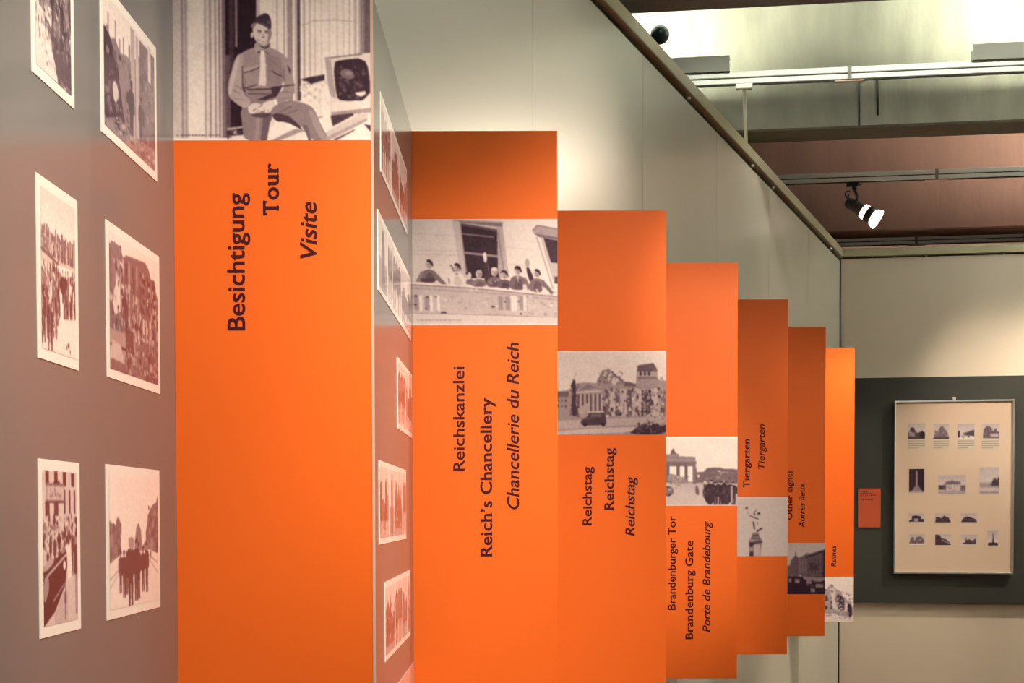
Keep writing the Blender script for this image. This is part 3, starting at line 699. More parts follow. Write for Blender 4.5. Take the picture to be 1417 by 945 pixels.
def pic_crowd():
    P = Pic(80, 150, (0, 0, 1, 1), .86, 23)
    P.rect(0, 0, 1, .24, .80, v2=.88)
    for i in range(16):
        x = .02 + i * .062; P.rect(x, .20 + .06 * P.rng.rand(), x + .03 + .03 * P.rng.rand(), .40, .22 + .25 * P.rng.rand())
    P.rub(80, (0, .26, 1, .42), .02, .05, (.3, .7), .7); P.poly([(0, .40), (.35, .42), (1, .40), (1, .46), (0, .46)], .72); P.line([(0, .38), (.5, .43)], .02, .3)
    P.poly([(.35, .44), (.9, .42), (1, .6), (1, .98), (.45, .98), (.4, .6)], .90)
    for i in range(34):
        x = P.rng.rand(); y = .42 + .22 * P.rng.rand() + (.06 if x < .3 else 0); P.man(x, y, .22 + .1 * P.rng.rand(), .12 + .3 * P.rng.rand(), .5, w=.8)
    P.rub(120, (0, .46, .5, .9), .012, .03, (.1, .6), 2.0); P.rub(80, (.4, .44, 1, .75), .012, .03, (.1, .5), 2.2); P.poly([(.5, .78), (1, .74), (1, .98), (.42, .98)], .88)
    for x, y in ((.08, .62), (.18, .66), (.28, .7)): P.man(x, y, .34, .2, .5, w=.9)
    P.ell(.62, .55, .1, .06, .18); P.rub(6, (.7, .92, .85, .97), .02, .03, (.2, .3))
    P.blur(1); P.noise(.04, 4); return P.done()
def pic_facade():
    P = Pic(110, 140, (0, 0, 1, 1), .88, 24)
    P.poly([(0, .08), (.05, .10), (.10, .05), (.16, .08), (.22, .05), (.25, .14), (.32, .1), (.42, .09), (.52, .08), (.72, .06), (.8, .1), (.84, .16), (.92, .18), (1, .3), (1, 1), (0, 1)], .34)
    P.rect(.03, .06, .2, .52, .42); P.rub(40, (.02, .1, .26, .5), .02, .04, (.15, .8), 1.6); P.poly([(.06, .5), (.14, .3), (.2, .35), (.2, .55), (.08, .6)], .80); P.poly([(.22, .46), (.3, .4), (.36, .6), (.28, .62)], .2); P.ell(.1, .64, .03, .03, .1)
    for x in (.3, .44, .6, .74, .88): P.rect(x, .16, x + .05, .72, .24)
    for x in (.37, .53): P.rect(x, .14, x + .02, .62, .66)
    P.rub(160, (.05, .2, 1, .78), .01, .03, (.12, .7), 2.4); P.windows(.62, .18, .98, .5, 3, 4, .4, .5, .18, .1); P.windows(.64, .5, .86, .72, 3, 1, .5, .8, .72, .1); P.windows(.42, .62, .6, .74, 3, 1, .4, .8, .7, .1)
    P.rub(60, (.3, .4, 1, .75), .015, .04, (.2, .6), 1.4); P.rect(0, .70, .5, .9, .52); P.line([(0, .82), (.5, .82)], .02, .12); P.rect(.3, .66, .46, .98, .24)
    P.poly([(.3, .95), (.6, .82), (.85, .76), (1, .85), (1, 1), (.2, 1)], .3); P.rub(120, (.3, .8, 1, 1), .015, .04, (.15, .6)); P.poly([(.04, .78), (.2, .8), (.28, .93), (0, .92)], .68)
    P.blur(1); P.noise(.04, 4); return P.done()
def pic_parade():
    P = Pic(80, 150, (0, 0, 1, 1), .74, 25)
    P.windows(0, .0, 1, .1, 4, 1, .4, .95, .16); P.windows(.55, .1, 1, .3, 3, 1, .3, .8, .2); P.windows(0, .2, .5, .3, 2, 1, .5, .9, .2)
    P.rect(.1, .08, .62, .21, .40); P.rect(.12, .10, .6, .19, .68); P.line([(.06, .205), (.64, .20)], .015, .2); P.rub(20, (.14, .12, .58, .17), .01, .02, (.3, .5)); P.ell(.4, .075, .1, .01, .12)
    P.rub(170, (0, .30, 1, .56), .02, .05, (.12, .8), .9)
    for x, y in ((.2, .38), (.32, .40), (.45, .36), (.75, .34), (.85, .38)): P.man(x, y, .3, .2, .6, w=.9)
    P.poly([(0, .62), (.62, .53), (.72, .55), (.62, .75), (.3, .92), (0, 1)], .14); P.line([(.02, .70), (.66, .55)], .018, .66); P.line([(.26, .85), (.6, .74)], .014, .5); P.poly([(0, .7), (.12, .66), (.16, .76), (.05, .84), (0, .84)], .5, sm=1); P.poly([(0, .62), (.1, .58), (.28, .56), (.3, .6), (0, .66)], .6, sm=1)
    P.poly([(.3, .95), (.55, .80), (.7, .78), (.7, 1), (.3, 1)], .66); P.man(.78, .42, .54, .24, .6, .74, w=1.2); P.poly([(.66, .5), (.8, .47), (.84, .7), (.7, .72)], .86); P.man(.96, .4, .56, .2, .5, .5); P.man(.62, .76, .22, .3, .5); P.ell(.6, .62, .04, .03, .85)
    P.blur(1); P.noise(.04, 4); return P.done()
def pic_street():
    P = Pic(110, 150, (0, 0, 1, 1), .90, 26)
    P.poly([(0, .34), (.04, .36), (.1, .38), (.16, .36), (.2, .42), (.22, .62), (0, .68)], .40); P.rub(26, (0, .38, .2, .64), .02, .04, (.3, .55), 1.5)
    P.rub(30, (0, .36, .2, .66), .02, .05, (.25, .5), 1.6); P.poly([(.74, .62), (.72, .45), (.8, .28), (.88, .22), (.96, .2), (1, .14), (1, .62)], .38); P.rub(50, (.78, .24, 1, .6), .015, .035, (.28, .52), 1.5); P.poly([(.48, .56), (.52, .40), (.57, .36), (.62, .42), (.64, .56), (.72, .5), (.78, .5), (.78, .6), (.48, .62)], .44)
    P.poly([(0, .66), (.2, .6), (.8, .58), (1, .62), (1, 1), (0, 1)], .88); P.line([(.78, .62), (1, .70)], .012, .6); P.line([(.76, .64), (1, .78)], .012, .66); P.line([(0, .78), (.2, .70)], .012, .6); P.line([(0, .84), (.2, .72)], .008, .6)
    for x, y, h, b in ((.2, .57, .32, .26), (.27, .57, .36, .24), (.32, .58, .33, .2), (.56, .52, .44, .20), (.66, .55, .36, .22)): P.man(x, y, h, b, .4, w=1.05)
    P.man(.40, .48, .52, .22, .5, w=1.35); P.man(.52, .49, .48, .2, .46, w=1.2); P.man(.74, .52, .40, .22, .5, w=.9); P.man(.83, .58, .08, .2, .3)
    P.rect(.22, .62, .6, .76, .22); P.ell(.42, .52, .06, .05, .55)
    P.blur(1); P.noise(.03, 4); return P.done()

def pic_generic(kind, seed, w, h):
    P = Pic(w, h, (0, 0, 1, 1), .85, seed); r = P.rng
    if kind == 'street':
        x = 0
        while x < 1:
            ww = .14 + .2 * r.rand(); t = .12 + .35 * r.rand(); v = .25 + .3 * r.rand()
            P.poly([(x, t + .1 * r.rand()), (x + ww * .5, t), (x + ww, t + .1 * r.rand()), (x + ww, .8), (x, .8)], v); P.windows(x, t + .12, x + ww, .75, 2, 4, .45, .5, v - .18, .2); x += ww
        P.rect(0, .76, 1, 1, .70); P.rub(40, (0, .7, 1, 1), .02, .05, (.2, .8), .6)
        for _ in range(3): P.man(.1 + .8 * r.rand(), .55 + .1 * r.rand(), .34, .15, .5, w=.8)
    elif kind == 'people':
        P.rect(0, .2, 1, .62, .50); P.windows(0, .1, 1, .5, 3, 2, .5, .6, .25, .2); P.rub(30, (0, .2, 1, .7), .03, .06, (.3, .7))
        for i in range(5): P.man(.1 + .2 * i, .3 + .12 * r.rand(), .62, .12 + .3 * r.rand(), .6, w=.8)
    elif kind == 'ruin':
        pts = [(0, 1), (0, .3 + .2 * r.rand())]
        for i in range(1, 9): pts.append((i / 8, .12 + .45 * r.rand()))
        pts.append((1, 1)); P.poly(pts, .36); P.windows(.05, .4, .95, .75, 4, 2, .45, .6, .15, .2); P.rub(110, (0, .3, 1, .95), .02, .06, (.12, .8)); P.rect(0, .88, 1, 1, .62)
    else:
        P.rect(0, .55, 1, 1, .62); P.poly([(.3, .95), (.34, .2), (.5, .05), (.66, .2), (.7, .95)], .3); P.rect(.42, .3, .46, .9, .6); P.rect(.55, .3, .58, .9, .16); P.rub(40, (0, .6, 1, 1), .02, .06, (.2, .8), .7)
    P.blur(1); P.noise(.04, 3); return P.done()

# ------------------------------------------------------------------ lettering
_fc = bpy.data.curves.new('letters', 'FONT')
_fo = bpy.data.objects.new('letters', _fc); COL.objects.link(_fo)
def _mesh_of(body):
    _fc.body = body; _fc.size = 1.0; _fc.resolution_u = 4; _fc.fill_mode = 'BOTH'
    dg = bpy.context.evaluated_depsgraph_get(); dg.update()
    me = bpy.data.meshes.new_from_object(_fo.evaluated_get(dg))
    vs = [(v.co.x, v.co.y) for v in me.vertices]; fs = [list(p.vertices) for p in me.polygons]
    bpy.data.meshes.remove(me)
    return vs, fs
_GL = {}
def _xmax(body):
    vs, _ = _mesh_of(body); return max(v[0] for v in vs)
_HH = _xmax('HH')
_hv, _ = _mesh_of('H'); CAP = max(v[1] for v in _hv)
_xv, _ = _mesh_of('x'); XH = max(v[1] for v in _xv)
def glyph(ch):
    if ch not in _GL:
        adv = _xmax('H' + ch + 'H') - _HH
        if ch == ' ': _GL[ch] = (adv, [], [])
        else:
            vs, fs = _mesh_of(ch); _GL[ch] = (adv, vs, fs)
    return _GL[ch]

def text_bm(s, style):
    """flat lettering, baseline y=0, start x=0, cap height 1; style sans / serif / italic"""
    bm = bmesh.new(); x = 0.0
    for ch in s:
        adv, vs, fs = glyph(ch)
        e = 0.015 if style == 'serif' else 0.011
        for q, (ox, oy) in enumerate(((0, 0), (e, e), (-e, e), (e, -e), (-e, -e), (e * 1.3, 0), (-e * 1.3, 0))):     # semi-bold weight
            bv = [bm.verts.new((x + vx + ox, vy + oy, 0.0001 * q)) for vx, vy in vs]
            for f in fs:
                try: bm.faces.new([bv[i] for i in f])
                except ValueError: pass
        gap = 0.0
        if style == 'serif' and vs:
            cnt = {}
            for f in fs:
                for a, b in zip(f, f[1:] + f[:1]):
                    k = (min(a, b), max(a, b)); cnt[k] = cnt.get(k, 0) + 1
            th = 0.085 * CAP; ext = 0.095 * CAP
            for (a, b), c in cnt.items():
                if c != 1: continue
                (xa, ya), (xb, yb) = vs[a], vs[b]
                if abs(ya - yb) > 0.004 or not 0.04 < abs(xa - xb) < 0.24 * CAP: continue
                lo, hi = min(xa, xb), max(xa, xb)
                ymax = max(v[1] for v in vs)
                if abs(ya) < 0.01: q = (lo - ext, 0, hi + ext, th)
                elif ch != 't' and abs(ya - ymax) < 0.012 and ch.isupper(): q = (lo - ext, ya - th, hi + ext, ya)
                elif ch in 'ynmruijhlkbdpv' and (abs(ya - XH) < 0.02 or (abs(ya - ymax) < 0.012 and ch not in 'ij')):
                    q = (lo - ext, ya - th, hi + (ext if ch == 'y' or ch == 'v' else 0), ya)
                else: continue
                w4 = [bm.verts.new((x + px, py, 0.0002)) for px, py in ((q[0], q[1]), (q[2], q[1]), (q[2], q[3]), (q[0], q[3]))]
                bm.faces.new(w4)
            if ch == 'T':
                top = max(v[1] for v in vs); lo = min(v[0] for v in vs); hi = max(v[0] for v in vs)
                for xa in (lo, hi - 0.10 * CAP):
                    w4 = [bm.verts.new((x + px, py, 0.0002)) for px, py in ((xa, top - 0.24 * CAP), (xa + 0.10 * CAP, top - 0.24 * CAP), (xa + 0.10 * CAP, top), (xa, top))]
                    bm.faces.new(w4)
            gap = 0.035 * CAP
        x += adv + gap
    for v in bm.verts:
        v.co.x = v.co.x / CAP + (v.co.y / CAP * 0.20 if style == 'italic' else 0); v.co.y /= CAP
    return bm

def title(parent, s, style, base_x, cap_h, z_start, z_end, y=-0.0008):
    """vertical line of text reading upwards: baseline at local x=base_x, letters rise towards -x"""
    bm = text_bm(s, style)
    x0 = min(v.co.x for v in bm.verts); x1 = max(v.co.x for v in bm.verts)
    k = (z_end - z_start) / (x1 - x0)
    for v in bm.verts:
        tx, ty, tz = v.co
        v.co = (base_x - ty * cap_h, y - tz * 0.5, z_start + (tx - x0) * k)
    me = bpy.data.meshes.new('title_text'); bm.to_mesh(me); bm.free(); me.materials.append(MT['maroon'])
    o = bpy.data.objects.new('title_text', me); COL.objects.link(o); o.parent = parent
    return o

# ------------------------------------------------------------------ orange panels
TITLES = []
PANELS = [
    (pic_soldier, 2.452, 'orange panel nearest the camera with the photo of a capped soldier on top',
     [('Besichtigung', 'sans', .160, .0392, 2.021, 2.333), ('Tour', 'serif', .239, .0350, 2.282, 2.400), ('Visite', 'italic', .325, .0370, 2.184, 2.313)]),
    (pic_balcony, 2.184, 'orange panel with the photo of people waving from a balcony', 
     [('Reichskanzlei', 'sans', .160, .0345, 1.733, 2.056), ('Reich\u2019s Chancellery', 'serif', .245, .0350, 1.465, 1.962), ('Chancellerie du Reich', 'italic', .329, .0360, 1.614, 2.131)]),
    (pic_ruin, 1.909, 'orange panel with the photo of a ruined domed building and a car',
     [('Reichstag', 'sans', .157, .0350, 1.554, 1.784), ('Reichstag', 'serif', .243, .0355, 1.612, 1.857), ('Reichstag', 'italic', .326, .0360, 1.512, 1.746)]),
    (pic_gate, 1.636, 'orange panel with the photo of a columned gate and a crowd',
     [('Brandenburger Tor', 'sans', .157, .0345, 1.142, 1.587), ('Brandenburg Gate', 'serif', .240, .0355, 1.003, 1.471), ('Porte de Brandebourg', 'italic', .321, .0345, 1.037, 1.563)]),
    (pic_column, 1.362, 'dark orange panel with the photo of a winged statue on a column',
     [('Tiergarten', 'serif', .237, .0345, 1.743, 2.014), ('Tiergarten', 'italic', .320, .0345, 1.845, 2.094)]),
    (pic_church, 1.084, 'second farthest orange panel, with the dark photo of a church-like building',
     [('Other sights', 'serif', .240, .0345, 1.558, 1.872), ('Autres lieux', 'italic', .319, .0345, 1.506, 1.793)]),
    (pic_rubble, 0.815, 'farthest orange panel with the pale photo of rubble at its foot',
     [('Ruines', 'italic', .321, .0345, 1.214, 1.368)]),
]
for k, (fn, zb, label, lines) in enumerate(PANELS):
    root = empty('orange_panel', frame_of(PL(k) + V((0, 0, ZB)), V((1, 0, 0)), V((0, 1, 0)), UP))
    tag(root, label, 'panel', 'orange panels stepping along the long wall')
    bm = bmesh.new(); box(bm, (-BT, 0, 0), (W, 0.012, ZT - ZB)); bevel(bm, 0.001, 1)
    link('panel_sheet', bm, MT['orange'], root)
    H = (2.782 - 2.452) if k else 2.780 - 2.452
    picture_mesh('printed_photo', fn(), 0.0, zb - ZB + (0.002 if k == 6 else 0), W, zb + 0.327 - ZB, -0.0006, root, MT['picture'])
    for (s, st, bx, ch, za, zc) in lines:
        title(root, s, st, bx, ch, za - ZB, zc - ZB)
    for zz in (0.35, 1.55):                                     # cleat that holds the sheet to the wall
        bm = bmesh.new(); box(bm, (-0.010, 0.012, zz - 0.03), (0.03, 0.03, zz + 0.03))
        link('wall_bracket', bm, MT['alu'], root)
bpy.data.objects.remove(_fo, do_unlink=True)

# ------------------------------------------------------------------ grey side boards
def side_board(k, label):
    a = (PR(k) if k >= 0 else PL(0) - V((DX - W, ST, 0))) + V((BT, 0, 0)); b = PL(k + 1) + V((0.0005, -0.0005, 0))
    d = (b - a); L = d.length; d.normalize(); n = V((d.y, -d.x, 0))
    root = empty('side_board', frame_of(a + V((0, 0, ZB)), d, -n, UP))
    tag(root, label, 'side board', 'grey side boards between the orange panels')
    bm = bmesh.new(); box(bm, (0, 0, 0), (L, BT, ZT - ZB)); bevel(bm, 0.0008, 1)
    link('board_sheet', bm, MT['board'], root)
    bm = bmesh.new(); box(bm, (-0.0012, -0.0004, 0), (0.0, BT, ZT - ZB)); link('edge_strip', bm, MT['edge'], root)
    return a, d, n, L
B_near = side_board(-1, 'grey side board on the left, with six white-bordered prints')
B_mid = side_board(0, 'narrow grey side board between the soldier panel and the balcony panel')

def photo_print(B, x0, x1, z0, z1, gray, label, group, border=0.02, bx=None):
    a, d, n, L = B
    bx = border if bx is None else bx
    root = empty('photo_print', frame_of(a + d * x0 + V((0, 0, z0)), d, -n, UP))
    tag(root, label, 'photograph', group)
    w, h = x1 - x0, z1 - z0
    bm = bmesh.new(); box(bm, (0, -0.0015, 0), (w, 0, h)); link('paper', bm, MT['paper'], root)
    picture_mesh('picture', gray, bx, border, w - bx, h - border, -0.0020, root, MT['picture_gloss'])
    return root

G1 = 'large prints on the left side board'
NO = B_near[3]
for (xa, xb, za, zc, fn, lab) in [
    (-.938, -.722, 2.317, 2.617, pic_valley, 'dark print at the top left corner, cut by the photo edge'),
    (-.561, -.156, 2.322, 2.610, pic_chimneys, 'brown print of bare chimneys, left of the soldier photo'),
    (-.925, -.712, 1.857, 2.158, pic_crowd, 'pale print of a crowd under a hazy skyline, left column middle row'),
    (-.539, -.145, 1.863, 2.162, pic_facade, 'reddish print of a ruined street facade, right column middle row'),
    (-.930, -.716, 1.396, 1.692, pic_parade, 'lowest left print showing a car in front of a busy street'),
    (-.555, -.160, 1.398, 1.696, pic_street, 'lowest right print of men walking under an empty pale sky')]:
    photo_print(B_near, NO + xa, NO + xb, za, zc, fn(), lab, G1, 0.018)

G2 = 'small prints on the narrow side board'
ROWS = [
    (2.420, 2.610, [(.160, .422, 'people'), (.422, .662, 'ruin'), (.662, .931, 'street')], 'top row'),
    (2.126, 2.314, [(.082, .316, 'tower'), (.316, .445, 'people'), (.445, .713, 'people'), (.713, 1.070, 'street')], 'second row'),
    (1.832, 2.026, [(.590, .855, 'people'), (.855, 1.095, 'street')], 'short third row'),
    (1.528, 1.727, [(.087, .325, 'street'), (.325, .482, 'tower'), (.482, .725, 'ruin'), (.725, .858, 'people')], 'fourth row'),
    (1.236, 1.432, [(.216, .484, 'ruin'), (.484, .716, 'people'), (.716, .881, 'street'), (.881, 1.000, 'tower')], 'bottom row')]
ORD = {2: ['front', 'rear'], 3: ['front', 'middle', 'rear'], 4: ['front', 'second', 'third', 'rear']}
sd = 40
WHAT = {'people': 'of standing people', 'ruin': 'of a ruin', 'street': 'of a street', 'tower': 'of a tower'}
for z0, z1, lst, rn in ROWS:
    for i, (xa, xb, kind) in enumerate(lst):
        sd += 1
        photo_print(B_mid, xa + .001, xb - .001, z0, z1, pic_generic(kind, sd, 60, 60),
                    '%s narrow print %s in the %s of the narrow board' % (ORD[len(lst)][i], WHAT[kind], rn), G2, 0.014, 0.012)
a, d, n, L = B_mid
bm = bmesh.new(); box(bm, (.40, -0.002, 0.05), (L - 0.004, 0, 1.141 - ZB)); bevel(bm, .0006, 1)
o = link('text_card', bm, MT['pink'], None, frame_of(a + V((0, 0, ZB)), d, -n, UP))
tag(o, 'pale pink card low on the narrow side board, below its bottom row of prints', 'card')

# ------------------------------------------------------------------ end wall: dark board, frame, caption
def on_back(s, z, off): return CORNER + BD * s + BN * off + V((0, 0, z))
bm = bmesh.new(); box(bm, (0.03, -0.06, 0.815), (2.6, 0, 2.768)); bevel(bm, 0.002, 1)
o = link('display_board', bm, MT['band'], None, MB_)
tag(o, 'large dark grey board on the end wall behind the framed sheet', 'display board')

FR0, FR1, FZ0, FZ1 = 0.452, 1.440, 1.078, 2.562
root = empty('picture_frame', frame_of(on_back(FR0, FZ0, 0.100), BD, -BN, UP))
tag(root, 'silver-framed cream sheet of small views hanging on the dark board', 'picture frame')
FW, FH = FR1 - FR0, FZ1 - FZ0
bm = bmesh.new(); box(bm, (0.004, 0.0, 0.004), (FW - 0.004, 0.015, FH - 0.004)); link('backing', bm, MT['black'], root)
bm = bmesh.new(); box(bm, (0.006, -0.003, 0.006), (FW - 0.006, 0.0, FH - 0.006)); link('mount_card', bm, MT['mat_board'], root)
for (lo, hi) in (((0, -0.02, 0), (FW, 0.015, 0.014)), ((0, -0.02, FH - 0.014), (FW, 0.015, FH)), ((0, -0.02, 0.014), (0.012, 0.015, FH - 0.014)), ((FW - 0.012, -0.02, 0.014), (FW, 0.015, FH - 0.014))):
    bm = bmesh.new(); box(bm, lo, hi); bevel(bm, 0.002, 1); link('frame_bar', bm, MT['alu'], root)
for xa in (0.05, FW - 0.09):
    for za in (0.05, FH - 0.09):
        bm = bmesh.new(); box(bm, (xa, 0.015, za), (xa + 0.04, 0.04, za + 0.04)); link('spacer_block', bm, MT['black'], root)
bm = bmesh.new(); box(bm, (0.012, -0.012, 0.014), (FW - 0.012, -0.010, FH - 0.014)); link('glass_pane', bm, MT['glass'], root)
bm = bmesh.new(); box(bm, (FW / 2 - 0.014, -0.012, FH), (FW / 2 + 0.014, 0.013, FH + 0.028)); bevel(bm, 0.004, 2); link('hanging_clip', bm, MT['alu'], root)

def card_pic(kind, w=30, h=24, seed=1):
    P = Pic(w, h, (0, 0, 1, 1), .70, seed); P.rect(0, 0, 1, 1, .62, v2=.80)
    if kind == 'tree': P.poly([(0, .6), (.2, .35), (.35, .3), (.5, .6), (.7, .55), (.8, .45), (1, .6), (1, 1), (0, 1)], .2); P.ell(.85, .75, .16, .22, .05); P.ell(.25, .35, .12, .1, .1); P.poly([(.05, .5), (.4, .6), (.4, .85), (.05, .8)], .5)
    elif kind == 'dome': P.poly([(.05, .8), (.1, .45), (.35, .5), (.4, .25), (.55, .1), (.72, .3), (.8, .5), (.95, .6), (.95, .85), (.05, .85)], .35); P.rub(20, (.1, .4, .95, .85), .04, .08, (.2, .6)); P.rect(0, .85, 1, 1, .2)
    elif kind == 'square': P.rect(0, .45, .15, .9, .15); P.poly([(.4, .6), (.8, .45), (1, .4), (1, .8), (.4, .75)], .22); P.rub(14, (.3, .6, 1, .95), .04, .08, (.1, .5)); P.rect(.2, .75, .5, .9, .6)
    elif kind == 'block': P.poly([(.05, .9), (.1, .35), (.3, .12), (.5, .2), (.62, .5), (.75, .3), (.85, .3), (.85, .5), (1, .5), (1, .95), (.05, .95)], .28); P.rub(16, (.1, .3, .6, .8), .04, .08, (.2, .5)); P.rect(.5, .65, .95, .85, .62)
    elif kind == 'night': P.rect(0, 0, 1, 1, .07); P.rect(.44, .08, .58, .75, .55); P.rect(.54, .08, .58, .75, .3); P.poly([(.25, .85), (.4, .7), (.62, .7), (.78, .85), (.9, .95), (.1, .95)], .45); P.rect(0, .93, 1, 1, .6); P.rect(.1, .1, .2, .7, .12)
    elif kind == 'gate': P.poly([(.24, .42), (.3, .34), (.45, .32), (.5, .22), (.55, .32), (.82, .36), (.82, .48), (.24, .48)], .3); P.rect(.25, .48, .8, .9, .5); [P.rect(x, .5, x + .05, .88, .82) for x in (.32, .42, .52, .62, .72)]; P.rect(0, .55, .25, .8, .2); P.rect(.82, .55, 1, .85, .3); P.rect(0, .85, 1, 1, .55); P.rub(20, (0, .5, 1, .95), .03, .05, (.3, .6))
    elif kind == 'sea': P.rect(0, .58, 1, .78, .5); P.poly([(.6, .62), (.7, .45), (.82, .4), (.88, .5), (1, .35), (1, .7), (.6, .7)], .15); P.rub(18, (0, .58, .6, .76), .03, .06, (.25, .7), .5); P.rect(0, .78, 1, .95, .68); P.rect(0, .92, 1, .98, .4)
    elif kind == 'arch': P.poly([(0, .9), (.05, .7), (.2, .6), (.2, .3), (.45, .2), (.78, .3), (.78, .6), (.95, .55), (1, .9)], .12); P.rect(.35, .55, .62, .85, .55)
    elif kind == 'ridge': P.poly([(.02, .9), (.06, .4), (.2, .35), (.4, .5), (.6, .2), (.7, .35), (.85, .4), (1, .8), (1, .95), (.02, .95)], .14); P.rub(12, (.1, .5, .9, .9), .04, .07, (.1, .35))
    elif kind == 'hall': P.poly([(0, .9), (.1, .55), (.3, .3), (.5, .35), (.7, .45), (.95, .6), (1, .9)], .14); P.line([(.2, .6), (.9, .7)], .05, .35)
    elif kind == 'shells': P.poly([(.02, .85), (.15, .3), (.3, .2), (.35, .6), (.5, .25), (.75, .15), (.95, .5), (1, .85)], .3); P.rub(24, (.1, .3, .95, .85), .04, .08, (.1, .6))
    elif kind == 'slope': P.poly([(0, 0), (.3, .05), (.4, .35), (.7, .45), (.95, .75), (1, 1), (0, 1)], .16); P.line([(.4, .5), (.95, .85)], .1, .5)
    elif kind == 'spires': P.poly([(.02, .9), (.1, .75), (.25, .7), (.28, .15), (.34, .5), (.5, .4), (.65, .55), (.9, .35), (.95, .9)], .2); P.rub(14, (.2, .5, .9, .9), .04, .07, (.1, .4))
    else: P.poly([(.44, .8), (.48, .2), (.5, .1), (.52, .2), (.56, .6), (.6, .8), (.95, .8), (1, .98), (.02, .98), (.05, .8)], .08)
    P.blur(1); P.noise(.04, 3); return P.done()

CARDS = [
    ('tree', .561, .712, 2.135, 2.373, 1, 'small view of trees, leftmost card of the frame top row'), ('dome', .771, .910, 2.134, 2.367, 1, 'small view of a dome, second card of the frame top row'),
    ('square', .972, 1.119, 2.132, 2.365, 1, 'small view of an open square, third card of the frame top row'), ('block', 1.171, 1.324, 2.130, 2.362, 1, 'small view of a bulky building, rightmost card of the frame top row'),
    ('night', .572, .709, 1.766, 1.984, 0, 'dark night view of a lit column, left in the frame second row'), ('gate', .816, 1.050, 1.758, 1.927, 0, 'widest card in the frame, showing a columned gate'),
    ('sea', 1.156, 1.324, 1.757, 1.993, 0, 'tall pale view, right in the frame second row'),
    ('arch', .571, .710, 1.508, 1.601, 0, 'tiny view of an arched gate, leftmost of the frame third row'), ('ridge', .788, .929, 1.508, 1.601, 0, 'tiny view of a jagged building, middle of the frame third row'),
    ('hall', 1.004, 1.147, 1.504, 1.601, 0, 'tiny view of a low hall, rightmost of the frame third row'),
    ('shells', .572, .714, 1.318, 1.421, 0, 'tiny view of ruined shells, leftmost of the frame bottom row'), ('slope', .792, .931, 1.318, 1.421, 0, 'tiny view with a dark slope, second of the frame bottom row'),
    ('spires', 1.008, 1.149, 1.316, 1.418, 0, 'tiny view with a spire, third of the frame bottom row'), ('needle', 1.225, 1.321, 1.313, 1.452, 0, 'small upright view of a needle-like column, rightmost of the frame bottom row')]
for i, (kind, sa, sb, za, zc, txt, lab) in enumerate(CARDS):
    root = empty('view_card', frame_of(on_back(sa, za, 0.1032), BD, -BN, UP))
    tag(root, lab, 'card', 'small views mounted in the silver frame')
    w, h = sb - sa, zc - za
    bm = bmesh.new(); box(bm, (0, -0.0008, 0), (w, 0, h)); link('card_sheet', bm, MT['card_paper'], root)
    zlo = h * 0.42 if txt else 0.006
    picture_mesh('view_picture', card_pic(kind, seed=60 + i), 0.005, zlo, w - 0.005, h - 0.006, -0.0012, root, MT['picture'])
    if txt:
        bm = bmesh.new()
        for j in range(4):
            zz = h * 0.34 - j * h * 0.085; box(bm, (0.006, -0.0011, zz), (w - 0.006 - (0.05 if j == 3 else 0), -0.0007, zz + 0.004))
        link('caption_lines', bm, MT['grey_metal'], root)

root = empty('caption_card', frame_of(on_back(0.153, 1.475, 0.0602), BD, -BN, UP))
tag(root, 'small rust-orange caption card on the dark board, left of the silver frame', 'caption card')
bm = bmesh.new(); box(bm, (0, -0.012, 0), (0.190, 0, 0.337)); bevel(bm, 0.0015, 1); link('card_sheet', bm, MT['caption'], root)
bm = bmesh.new()
rr = random.Random(4)
for j, (zz, wl) in enumerate(((.305, .08), (.292, .10), (.276, .13), (.263, .06), (.235, .09))):
    x = 0.02
    while x < 0.02 + wl:
        ww = 0.008 + 0.012 * rr.random(); box(bm, (x, -0.0126, zz), (x + ww, -0.0119, zz + 0.006)); x += ww + 0.006
link('caption_lines', bm, MT['maroon'], root)

# ------------------------------------------------------------------ rails under the ceiling
def rail(point, x0, x1, label, joints=()):
    root = empty('lighting_rail', frame_of(V((point[0], point[1], 4.165)), RD, -RN, UP))
    tag(root, label, 'lighting rail', 'white lighting rails under the beams')
    bm = bmesh.new()
    for (z0, z1) in ((0.0, 0.030), (0.038, 0.072)):
        box(bm, (x0, 0, z0), (x1, 0.035, z1))
    bevel(bm, 0.003, 1)
    link('track_channel', bm, MT['rail'], root)
    bm = bmesh.new(); box(bm, (x0, 0.006, 0.028), (x1, 0.034, 0.041)); box(bm, (x0, 0.008, -0.006), (x1, 0.03, 0.001)); link('slot_and_shade', bm, MT['rail_dark'], root)  # groove between the channels; the lower dark strip stands for shade underneath
    for jx in joints:
        bm = bmesh.new(); box(bm, (jx - 0.012, -0.006, -0.006), (jx + 0.012, 0.004, 0.078)); bevel(bm, 0.003, 1)
        tube(bm, (jx, -0.01, 0.036), (jx, 0.0, 0.036), 0.012, n=10)
        link('joint_clip', bm, MT['grey_metal'], root)
        bm = bmesh.new(); box(bm, (jx - 0.085, -0.002, -0.014), (jx + 0.085, 0.03, -0.0062)); bevel(bm, 0.002, 1)
        link('cover_plate', bm, MT['rose'], root)
    for hx in (x0 + 0.5, x1 - 0.4):
        bm = bmesh.new(); tube(bm, (hx, 0.018, 0.07), (hx, 0.018, 4.95 - 4.165), 0.005, n=8); link('hanger_rod', bm, MT['grey_metal'], root)
    return root
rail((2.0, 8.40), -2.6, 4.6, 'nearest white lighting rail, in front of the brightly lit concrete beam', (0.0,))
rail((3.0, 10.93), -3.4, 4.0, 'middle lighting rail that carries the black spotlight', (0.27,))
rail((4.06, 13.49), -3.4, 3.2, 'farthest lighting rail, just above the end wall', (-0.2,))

def rail_pt(point, s, off=0.0, z=0.0):
    return V((point[0], point[1], z)) + RD * s + RN * off

